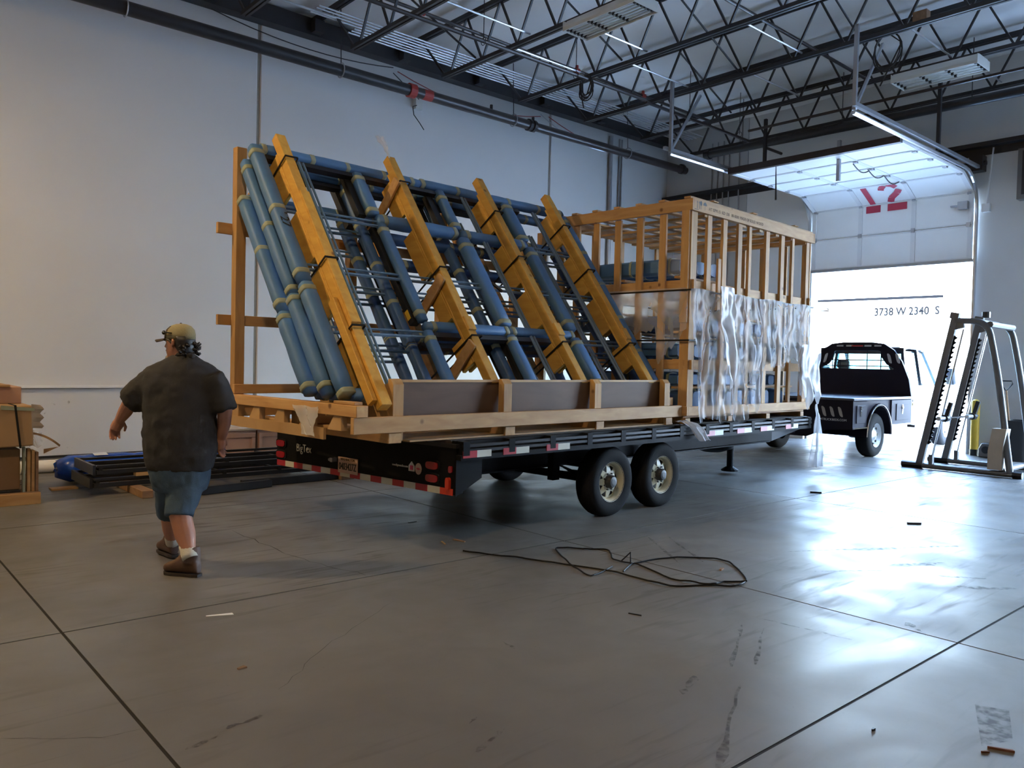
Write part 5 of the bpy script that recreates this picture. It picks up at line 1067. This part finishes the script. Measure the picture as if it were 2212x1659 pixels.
b.loft(rings); b.build('film_wrap', MAT['blue_film'], bb2, smooth=True)
for x in (2.62, 3.3, 3.75): b = MB(O); b.grid(6, 6, lambda u, v: (x+.16*u, 10.95-.10+.12*v, .338-.02*(1-v)+.006)); b.build('paper_label', MAT['film_label'], bb2)
for k in range(2):
    b = MB((3, 11.5, .06)); b.tube([(2.0, 11.95+.16*k, .075), (6.5, 11.95+.16*k, .075)], .075, 12); tag(b.build('wrapped_tube', MAT['white_paint'], None, smooth='auto', loc=(3, 11.5, .06)), ['long pale wrapped tube behind the blue bundle, nearer to it', 'long pale wrapped tube behind the blue bundle, nearer the wall'][k], 'tube', 'pale tubes on the floor')
for k, (xa, xb) in enumerate(((4.30, 4.80), (4.82, 5.34))):
    o = thing('base_cabinet', ['low unfinished pinkish cabinet behind the walking person, farther from the trailer', 'low unfinished pinkish cabinet half hidden by the trailer tail'][k], 'cabinet', ((xa+xb)/2, 11.3, 0), 0, 'unfinished cabinets'); O = Vector(o.location); ya = 11.08
    b = MB(O); b.bb(xa, xb, ya, ya+.5, .0, .54); b.build('body', MAT['mdf_pink'], o, bevel=.003)
    b = MB(O); b.bb(xa-.008, xb+.008, ya-.03, ya+.52, .541, .565); b.build('top', MAT['mdf_edge'], o, bevel=.003)
    b = MB(O); b.bb(xa+.02, xb-.02, ya-.012, ya-.001, .09, .50); d_ = b.build('door_panel', MAT['mdf_pink'], o)
    for z0, z1, x0, x1 in ((.09, .14, xa+.02, xb-.02), (.44, .50, xa+.02, xb-.02), (.14, .44, xa+.02, xa+.07), (.14, .44, xb-.07, xb-.02)):
        b = MB(O); b.bb(x0, x1, ya-.024, ya-.0125, z0, z1); b.build('door_frame', MAT['mdf_pink'], d_, bevel=.002)
b = MB((4.9, 11.3, .57)); b.grid(4, 4, lambda u, v: (4.60+.28*u, 11.06+.2*v, .567+.004*math.sin(u*6))); tag(b.build('paper_sheet', MAT['paper_white'], None, loc=(4.9, 11.3, .57)), 'white sheet of paper lying on the pinkish cabinets', 'paper')
for nm, mt, lab, p, q_ in (('steel_tube', 'steel_black', 'long dark square steel tube on the floor in front of the cabinets', (3.30, 9.16, .05), (4.22, 9.30, .05)), ('steel_tube', 'steel_black', 'second dark square tube running under the trailer tail', (3.9, 9.40, .05), (5.2, 9.44, .05))):
    b = MB(p); b.bar(p, q_, .08, .09); tag(b.build(nm, MAT[mt], None, bevel=.004, loc=p), lab, 'steel tube')
b = MB((5.3, 9.42, 0)); b.bb(5.22, 5.42, 9.34, 9.50, 0, .10); tag(b.build('timber_block', MAT['old_timber'], None, bevel=.006, loc=(5.3, 9.42, 0)), 'short timber offcut at the end of the dark tube under the trailer', 'timber')
b = MB((2.3, 10.5, 0)); b.bb(2.05, 2.33, 10.35, 10.50, 0, .02); tag(b.build('board_scrap', MAT['crate_wood'], None, loc=(2.3, 10.5, 0)), 'thin board scrap on the floor at the blue bundle end', 'wood')
# ------------------------------------------------------------------ strapping band on the floor
Zp = lambda x, y: onz(1060+x/3.352, 1130+y/3.352)
sb_ = thing('strapping_band', 'loose loop of black strapping band lying on the open floor', 'strap', Zp(1400, 350))
O = Vector(sb_.location)
def band(pts, w=.013, lift=()):
    P = [Zp(*p) for p in pts]; Q = []
    for i in range(len(P)-1):
        p0 = P[max(i-1, 0)]; p1 = P[i]; p2 = P[i+1]; p3 = P[min(i+2, len(P)-1)]
        for k in range(6):
            t = k/6; Q.append(.5*((2*p1)+(p2-p0)*t+(2*p0-5*p1+4*p2-p3)*t*t+(3*p1-p0-3*p2+p3)*t**3))
    Q.append(P[-1]); n = len(Q)
    for i, q_ in enumerate(Q): q_.z = .006+.012*max(0, noise.noise(Vector((i*.25, len(pts), 2.2))))
    b = MB(O); b.tube(Q, w/2, 5); return b.build('band', MAT['black_strap'], sb_)
band([(-200, 205), (0, 232), (260, 262), (480, 295), (830, 345), (1060, 400), (1300, 458), (1550, 455), (1770, 460), (1835, 435), (1845, 405), (1780, 330), (1700, 280), (1560, 258), (1350, 255), (1200, 265), (1070, 290), (1010, 297), (890, 268), (870, 225), (835, 195), (700, 192), (600, 185), (490, 183), (475, 200), (540, 270), (600, 320), (710, 383), (780, 370), (880, 318)])
band([(960, 355), (1040, 300), (1200, 360), (1310, 408), (1510, 440), (1620, 445), (1690, 430), (1855, 428)])
P = [Zp(945, 275), Zp(1010, 292)+Vector((0, 0, .09)), Zp(1012, 297)]
b = MB(O); b.tube(P, .006, 5); b.build('band', MAT['black_strap'], sb_)
# scraps on the floor
def scrap(px, py, L_, w, h, ang, mt, lab, cat, nm):
    p = onz(px, py); b = MB(p); d = Vector((math.cos(ang), math.sin(ang), 0)); s_ = Vector((-d.y, d.x, 0))
    c = p+Vector((0, 0, h/2)); b.hexa([c-d*L_/2-s_*w*.3-Vector((0, 0, h/2)), c+d*L_/2-s_*w*.5-Vector((0, 0, h/2)), c+d*L_*.45+s_*w*.5-Vector((0, 0, h/2)), c-d*L_*.5+s_*w*.2-Vector((0, 0, h/2)),
             c-d*L_/2-s_*w*.3+Vector((0, 0, h/2)), c+d*L_/2-s_*w*.5+Vector((0, 0, h/2)), c+d*L_*.45+s_*w*.5+Vector((0, 0, h/2)), c-d*L_*.5+s_*w*.2+Vector((0, 0, h/2))])
    tag(b.build(nm, MAT[mt], None, loc=p), lab, cat)
scrap(475, 1329, .16, .035, .004, R(-20), 'paper_white', 'sliver of clear packing tape on the floor near the joint', 'scrap', 'tape_scrap')
scrap(958, 1173, .12, .016, .006, R(70), 'crate_wood', 'pale wood splinter on the floor behind the trailer', 'scrap', 'wood_splinter')
scrap(992, 1168, .14, .03, .006, R(100), 'old_timber', 'flat brown wood splinter beside the pale one behind the trailer', 'scrap', 'wood_splinter')
scrap(1974, 1132, .14, .04, .02, R(-40), 'black_frame', 'black rubber offcut on the bright floor near the door', 'scrap', 'rubber_scrap')
scrap(1762, 1065, .14, .03, .02, R(-50), 'black_frame', 'small black offcut lying on the floor joint', 'scrap', 'rubber_scrap')
scrap(1558, 1231, .06, .03, .012, R(20), 'old_timber', 'dry leaf lying inside the strapping loop', 'leaf', 'dry_leaf')
scrap(1372, 1328, .09, .012, .006, R(-70), 'black_strap', 'short bent piece of black strap on the floor', 'scrap', 'strap_scrap')
scrap(522, 1444, .045, .03, .008, R(10), 'old_timber', 'crumpled dry leaf on the empty floor', 'leaf', 'dry_leaf')
scrap(1886, 1578, .022, .012, .01, R(0), 'black_frame', 'tiny black chip on the bright slab', 'scrap', 'black_chip')
scrap(2162, 1621, .10, .012, .01, R(-62), 'rust', 'rusty stick on the floor by the dark patch', 'scrap', 'rusty_stick')
scrap(2128, 1626, .035, .010, .008, R(-35), 'rust', 'short rusty stick beside the longer one', 'scrap', 'rusty_stick')
scrap(890, 1128, .10, .03, .006, R(10), 'black_frame', 'black scrap on the floor in the trailer shade', 'scrap', 'black_scrap')
# ------------------------------------------------------------------ person walking away on the left
fw = Vector((cf.x, cf.y, 0)).normalized(); rt = Vector((fw.y, -fw.x, 0)); UP = Vector((0, 0, 1))
PB = Vector((2.04, 6.10, 0))
pe = thing('person', 'person in dark shirt, denim shorts, khaki cap and brown boots walking behind the trailer', 'person', PB)
def px(x, y, D): return ondepth(x, y, D)
def remesh(o, vox, sm=3, disp=0, dsc=.12):
    m_ = o.modifiers.new('remesh', 'REMESH'); m_.mode = 'VOXEL'; m_.voxel_size = vox; m_.use_smooth_shade = True
    s_ = o.modifiers.new('smooth', 'SMOOTH'); s_.factor = .5; s_.iterations = sm
    if disp:
        tx = bpy.data.textures.new(o.name+'_folds', 'CLOUDS'); tx.noise_scale = dsc; tx.noise_depth = 2
        d_ = o.modifiers.new('folds', 'DISPLACE'); d_.texture = tx; d_.strength = disp; d_.texture_coords = 'GLOBAL'
def ell(c, a, bb3, u, v, n=18): return [c+u*(a*math.cos(2*math.pi*k/n))+v*(bb3*math.sin(2*math.pi*k/n)) for k in range(n)]
D0_ = 5.92
lat = (rt*.97+fw*.22).normalized(); dep = lat.cross(UP)*-1
# shirt
b = MB(PB)
rows = [(768, 398, 26, .085), (780, 397, 44, .11), (792, 395, 68, .13), (806, 393, 84, .155), (830, 391, 86, .185), (860, 390, 80, .20), (900, 389, 76, .215), (945, 389, 77, .225), (985, 389, 75, .22), (1013, 389, 67, .205)]
b.loft([ell(px(x, y, D0_), hw/292, dp, lat, dep) for y, x, hw, dp in rows])
b.tube([px(352, 812, D0_), px(322, 832, D0_-.02), px(296, 856, D0_-.02), px(285, 867, D0_)], [.112, .116, .113, .108], 14)
b.tube([px(452, 814, D0_), px(468, 842, D0_+.02), px(480, 868, D0_+.02), px(487, 888, D0_+.02)], [.105, .105, .098, .088], 14)
sh_ = b.build('shirt', MAT['shirt_charcoal'], pe); remesh(sh_, .014, 4, .030, .10)
b = MB(PB); b.tube([px(372, 772, D0_+.06), px(388, 767, D0_-.07), px(412, 767, D0_-.07), px(424, 775, D0_+.05), px(405, 780, D0_+.12)], .022, 8, closed=True); co = b.build('collar', MAT['shirt_charcoal'], pe, smooth=True)
# body: neck, head, arms, legs in one surface
Hc = px(388, 740, D0_); Hf = (-rt*.93+fw*.36).normalized(); Hs = Hf.cross(UP)
def hp(f, s_, z): return Hc+Hf*f+Hs*s_+UP*z
b = MB(PB)
hr_ = [(-.128, .01, .045, .040), (-.105, .022, .075, .052), (-.07, .018, .092, .064), (-.03, .010, .098, .072), (.01, .004, .102, .076), (.05, -.002, .101, .076), (.085, -.008, .088, .066), (.112, -.012, .055, .045)]
b.loft([ell(hp(cx, 0, z), a, c_, Hf, Hs) for z, cx, a, c_ in hr_])
b.tube([hp(.10, 0, .018), hp(.118, 0, -.012), hp(.126, 0, -.030), hp(.108, 0, -.040)], [.010, .013, .017, .010], 8)       # nose
b.tube([hp(.092, -.028, -.066), hp(.108, 0, -.064), hp(.092, .028, -.066)], [.006, .009, .006], 6)                      # lips
b.tube([hp(.092, -.024, -.080), hp(.106, 0, -.080), hp(.092, .024, -.080)], [.006, .010, .006], 6)
b.ball(hp(.088, 0, -.112), (.030, .030, .022), 10, 6)                                                                 # chin
b.tube([hp(.094, -.045, .030), hp(.104, 0, .032), hp(.094, .045, .030)], [.008, .010, .008], 6)                          # brow
for s_ in (-1, 1):
    b.tube([hp(-.012, s_*.078, .022), hp(-.022, s_*.086, .008), hp(-.018, s_*.086, -.018), hp(-.006, s_*.080, -.034)], [.010, .013, .011, .008], 8)   # ear
b.tube([hp(-.02, 0, -.07), px(398, 770, D0_), px(397, 800, D0_)], [.062, .066, .09], 12)
# left arm
LE, LW = px(284, 866, D0_+.00), px(258, 908, D0_+.10)
b.tube([px(335, 812, D0_), px(300, 850, D0_-.02), LE, px(271, 888, D0_+.06), LW], [.075, .066, .058, .052, .036], 12)
def hand(wr, d, side, thumb, sc=1.0, curl=.5):
    d = d.normalized(); side = (side-d*side.dot(d)).normalized(); nrm = d.cross(side)
    b.tube([wr, wr+d*.035*sc, wr+d*.075*sc], [.034*sc, .040*sc, .040*sc], 10)
    for k, (o_, L_) in enumerate(((-.030, .070), (-.010, .080), (.010, .075), (.030, .058))):
        p = wr+d*.070*sc+side*o_*sc; q_ = p+d*L_*.5*sc+nrm*curl*.014; r_ = q_+d*L_*.30*sc+nrm*curl*.030; e_ = r_+d*L_*.10*sc+nrm*curl*.026
        b.tube([p, q_, r_, e_], [.0105*sc, .010*sc, .009*sc, .007*sc], 8)
    p = wr+d*.02*sc+side*thumb*.034*sc; b.tube([p, p+d*.03*sc+side*thumb*.026*sc+nrm*.012, p+d*.062*sc+side*thumb*.026*sc+nrm*.026], [.014*sc, .012*sc, .008*sc], 8)
hand(LW, px(246, 932, D0_+.14)-LW, fw*.6+rt*.6, 1, 1.05, .9)
# right arm
RE, RW = px(486, 886, D0_+.02), px(478, 946, D0_+.10)
b.tube([px(455, 818, D0_), px(474, 856, D0_+.02), RE, px(484, 915, D0_+.06), RW], [.075, .068, .056, .050, .036], 12)
hand(RW, px(474, 978, D0_+.14)-RW, fw, 1, 1.05, .7)
# legs
NK, NA = px(388, 1108, 5.80), px(409, 1196, 5.74)
FK, FA = px(368, 1100, 6.02), px(372, 1168, 6.26)
b.tube([px(400, 1000, D0_), px(394, 1060, 5.86), NK, px(394, 1130, 5.80), px(400, 1155, 5.79), px(406, 1180, 5.76), NA], [.12, .11, .080, .076, .074, .055, .046], 14)
b.tube([px(372, 1000, D0_+.02), px(370, 1055, 5.97), FK, px(369, 1118, 6.08), px(370, 1142, 6.17), FA], [.12, .105, .074, .072, .065, .045], 14)
b.loft([ell(px(388, y, D0_), hw/292, dp, lat, dep) for y, hw, dp in ((850, 50, .13), (950, 55, .16), (1010, 56, .15), (1030, 50, .13))])
bd = b.build('body', MAT['skin'], pe); remesh(bd, .0065, 2)
# shorts
b = MB(PB)
b.loft([ell(px(x, y, D0_), hw/292, dp, lat, dep) for y, x, hw, dp in ((985, 388, 64, .195), (1010, 388, 65, .20), (1035, 389, 62, .19), (1058, 390, 54, .165))])
b.tube([px(402, 1030, D0_-.02), px(397, 1070, 5.86), px(389, 1100, 5.82), px(387, 1117, 5.80)], [.135, .122, .105, .100], 16)
b.tube([px(372, 1030, D0_+.03), px(369, 1070, 5.98), px(367, 1098, 6.02), px(367, 1110, 6.05)], [.130, .115, .098, .094], 16)
so = b.build('shorts', MAT['denim'], pe); remesh(so, .012, 3, .022, .09)
# socks and boots
for nm, A_, B_, r_ in (('sock', px(404, 1178, 5.77), px(411, 1206, 5.73), (.054, .056)), ('sock', px(370, 1152, 6.20), px(373, 1172, 6.27), (.050, .052))):
    b = MB(PB); d = B_-A_; b.tube([A_, A_+d*.25, A_+d*.5, A_+d*.75, B_], [r_[0]*1.06, r_[0], r_[1]*1.04, r_[1], r_[1]], 14); b.build(nm, MAT['sock'], pe, smooth=True)
def boot(ank, toe, lift):
    d = (toe-ank); d.z = 0; d.normalize(); s_ = d.cross(UP); g0 = Vector((ank.x, ank.y, lift))
    b = MB(PB)
    secs = [(-.085, .03, .075, .030), (-.07, .05, .13, .040), (-.02, .055, .165, .046), (.03, .055, .15, .048), (.07, .052, .115, .048), (.12, .046, .085, .050), (.165, .040, .068, .046), (.195, .030, .05, .030)]
    rings = []
    for f, zc, h, w in secs:
        c = g0+d*f+UP*(.022+h/2); rings.append([c+s_*(w*math.copysign(abs(math.cos(a))**.8, math.cos(a)))+UP*(h/2*math.copysign(abs(math.sin(a))**.8, math.sin(a))) for a in [2*math.pi*k/16 for k in range(16)]])
    b.loft(rings)
    b.tube([g0+UP*.10-d*.02, g0+UP*.15-d*.022, ank+UP*.035-d*.01], [.060, .062, .066], 14)
    bo_ = b.build('boot', MAT['boot_brown'], pe); remesh(bo_, .007, 2)
    b = MB(PB); b.prism([g0+d*f+s_*w+UP*.0 for f, w in ((-.09, .028), (-.05, .042), (.03, .040), (.12, .050), (.18, .040), (.205, .012), (.205, -.012), (.18, -.040), (.12, -.050), (.03, -.040), (-.05, -.042), (-.09, -.028))], UP*.020); b.build('sole', MAT['boot_sole'], bo_)
    b = MB(PB)
    for k in range(5): f = .035+.022*k; z = .165-.022*k; b.tube([g0+d*f+s_*.030+UP*z, g0+d*(f+.004)+UP*(z+.016), g0+d*f-s_*.030+UP*z], .004, 5)
    b.build('lace', MAT['old_timber'], bo_)
gN = onz(408, 1244); gF = onz(368, 1203)
boot(Vector((gN.x, gN.y, NA.z)), onz(368, 1240), .002)
boot(Vector((gF.x, gF.y, FA.z)), onz(335, 1188), .012)
# cap, hair, glasses, beard
b = MB(PB)
b.loft([ell(hp(-.004-.10*(z-.03), 0, z), a, c_, Hf, Hs, 24) for z, a, c_ in ((.026, .118, .090), (.060, .119, .091), (.095, .108, .083), (.122, .080, .062), (.137, .040, .032), (.140, .010, .010))])
cp = b.build('cap', MAT['cap_khaki'], pe, smooth=True)
b = MB(PB); b.grid(14, 8, lambda u, v: hp(.095+.105*v*math.cos((u-.5)*1.6)-.03*(1-math.cos((u-.5)*2.6)), .095*math.sin((u-.5)*2.6)*(1-.12*v), .034-.012*v-.022*(2*u-1)**2))
bm_ = b.build('cap_brim', MAT['cap_camo'], pe, smooth=True); sm_ = bm_.modifiers.new('thick', 'SOLIDIFY'); sm_.thickness = .006
b = MB(PB); b.loft([[hp(-.004-.10*(z-.03)+a*math.cos(t), c_*math.sin(t), z) for t in [R(-62)+R(124)*k/12 for k in range(13)]]+[hp(-.004-.10*(z-.03)+(a-.01)*math.cos(t), (c_-.01)*math.sin(t), z) for t in [R(62)-R(124)*k/12 for k in range(13)]] for z, a, c_ in ((.028, .121, .0925), (.060, .122, .0935), (.095, .111, .0855), (.120, .085, .066))])
b.build('cap_front_panel', MAT['cap_camo'], cp, smooth=True)
b = MB(PB); b.ball(hp(-.01, 0, .141), (.009, .009, .006), 8, 5); b.build('cap_button', MAT['cap_camo'], cp)
b = MB(PB)
for s_ in (-1, 1): b.ball(hp(.118, s_*.034, .072), (.016, .016, .016), 10, 6); b.tube([hp(.115, s_*.05, .075), hp(.05, s_*.098, .072), hp(-.02, s_*.10, .066)], .005, 5)
b.tube([hp(.128, -.03, .078), hp(.133, 0, .078), hp(.128, .03, .078)], .006, 6); b.build('sunglasses', MAT['shades'], pe, smooth=True)
b = MB(PB)
b.loft([ell(hp(cx, 0, z), a, c_, Hf, Hs, 18) for z, cx, a, c_ in ((-.085, -.082, .030, .060), (-.065, -.072, .052, .074), (-.03, -.055, .066, .082), (.01, -.045, .072, .086), (.045, -.042, .076, .086))])
rnd = random.Random(4)
for k in range(26):
    a = rnd.uniform(-1.3, 1.3); z = rnd.uniform(-.085, .01); p = hp(-.07-.04*math.cos(a), .085*math.sin(a), z); dd = (-Hf*math.cos(a)+Hs*math.sin(a)); b.tube([p, p+dd*.018-UP*.012, p+dd*.034-UP*.004+UP*rnd.uniform(-.01, .012)], [.012, .010, .005], 6)
ha = b.build('hair', MAT['hair'], pe, smooth=True)
b = MB(PB)
for s_ in (-1, 1): b.tube([hp(.045, s_*.074, .022), hp(.02, s_*.079, .015), hp(-.005, s_*.08, -.005)], .010, 6)
b.build('sideburn', MAT['hair'], ha)
b = MB(PB); b.ball(hp(.098, 0, -.118), (.030, .030, .026), 10, 6); b.tube([hp(.096, -.032, -.060), hp(.112, 0, -.055), hp(.096, .032, -.060)], [.005, .008, .005], 6); b.build('goatee', MAT['beard'], pe, smooth=True)
b = MB(PB)
for s_ in (-1, 1): b.ball(hp(.088, s_*.034, .008), (.012, .012, .009), 8, 6)
b.build('eyes', MAT['paper_white'], pe, smooth=True)
# ------------------------------------------------------------------ warm high-bay lamps behind the camera
def highbay(x, y, z, en, lab):
    o = thing('high_bay_lamp', lab, 'lamp', (x, y, z)); O = Vector((x, y, z))
    b = MB(O); b.lathe([(.06, .38), (.10, .36), (.14, .22), (.30, .0), (.29, .0), (.12, .21), (.05, .30)], O, n=22, caps=False); b.build('shade', MAT['galv_dull'], o, smooth='auto')
    b = MB(O); b.tube([(x, y, z+.38), (x, y, ZR-.16)], .012, 6); b.build('stem', MAT['joist_paint'], o)
    L_ = bpy.data.lights.new('high_bay_light', 'POINT'); L_.energy = en; L_.color = (1.0, .70, .34); L_.shadow_soft_size = .12
    lo_ = bpy.data.objects.new('high_bay_light', L_); COL.objects.link(lo_); lo_.parent = o; lo_.location = (0, 0, .06)
highbay(-1.6, 8.6, 6.2, 210, 'warm high-bay lamp hanging over the left bay')
highbay(0.5, 2.5, 6.3, 110, 'warm high-bay lamp hanging over the open floor')
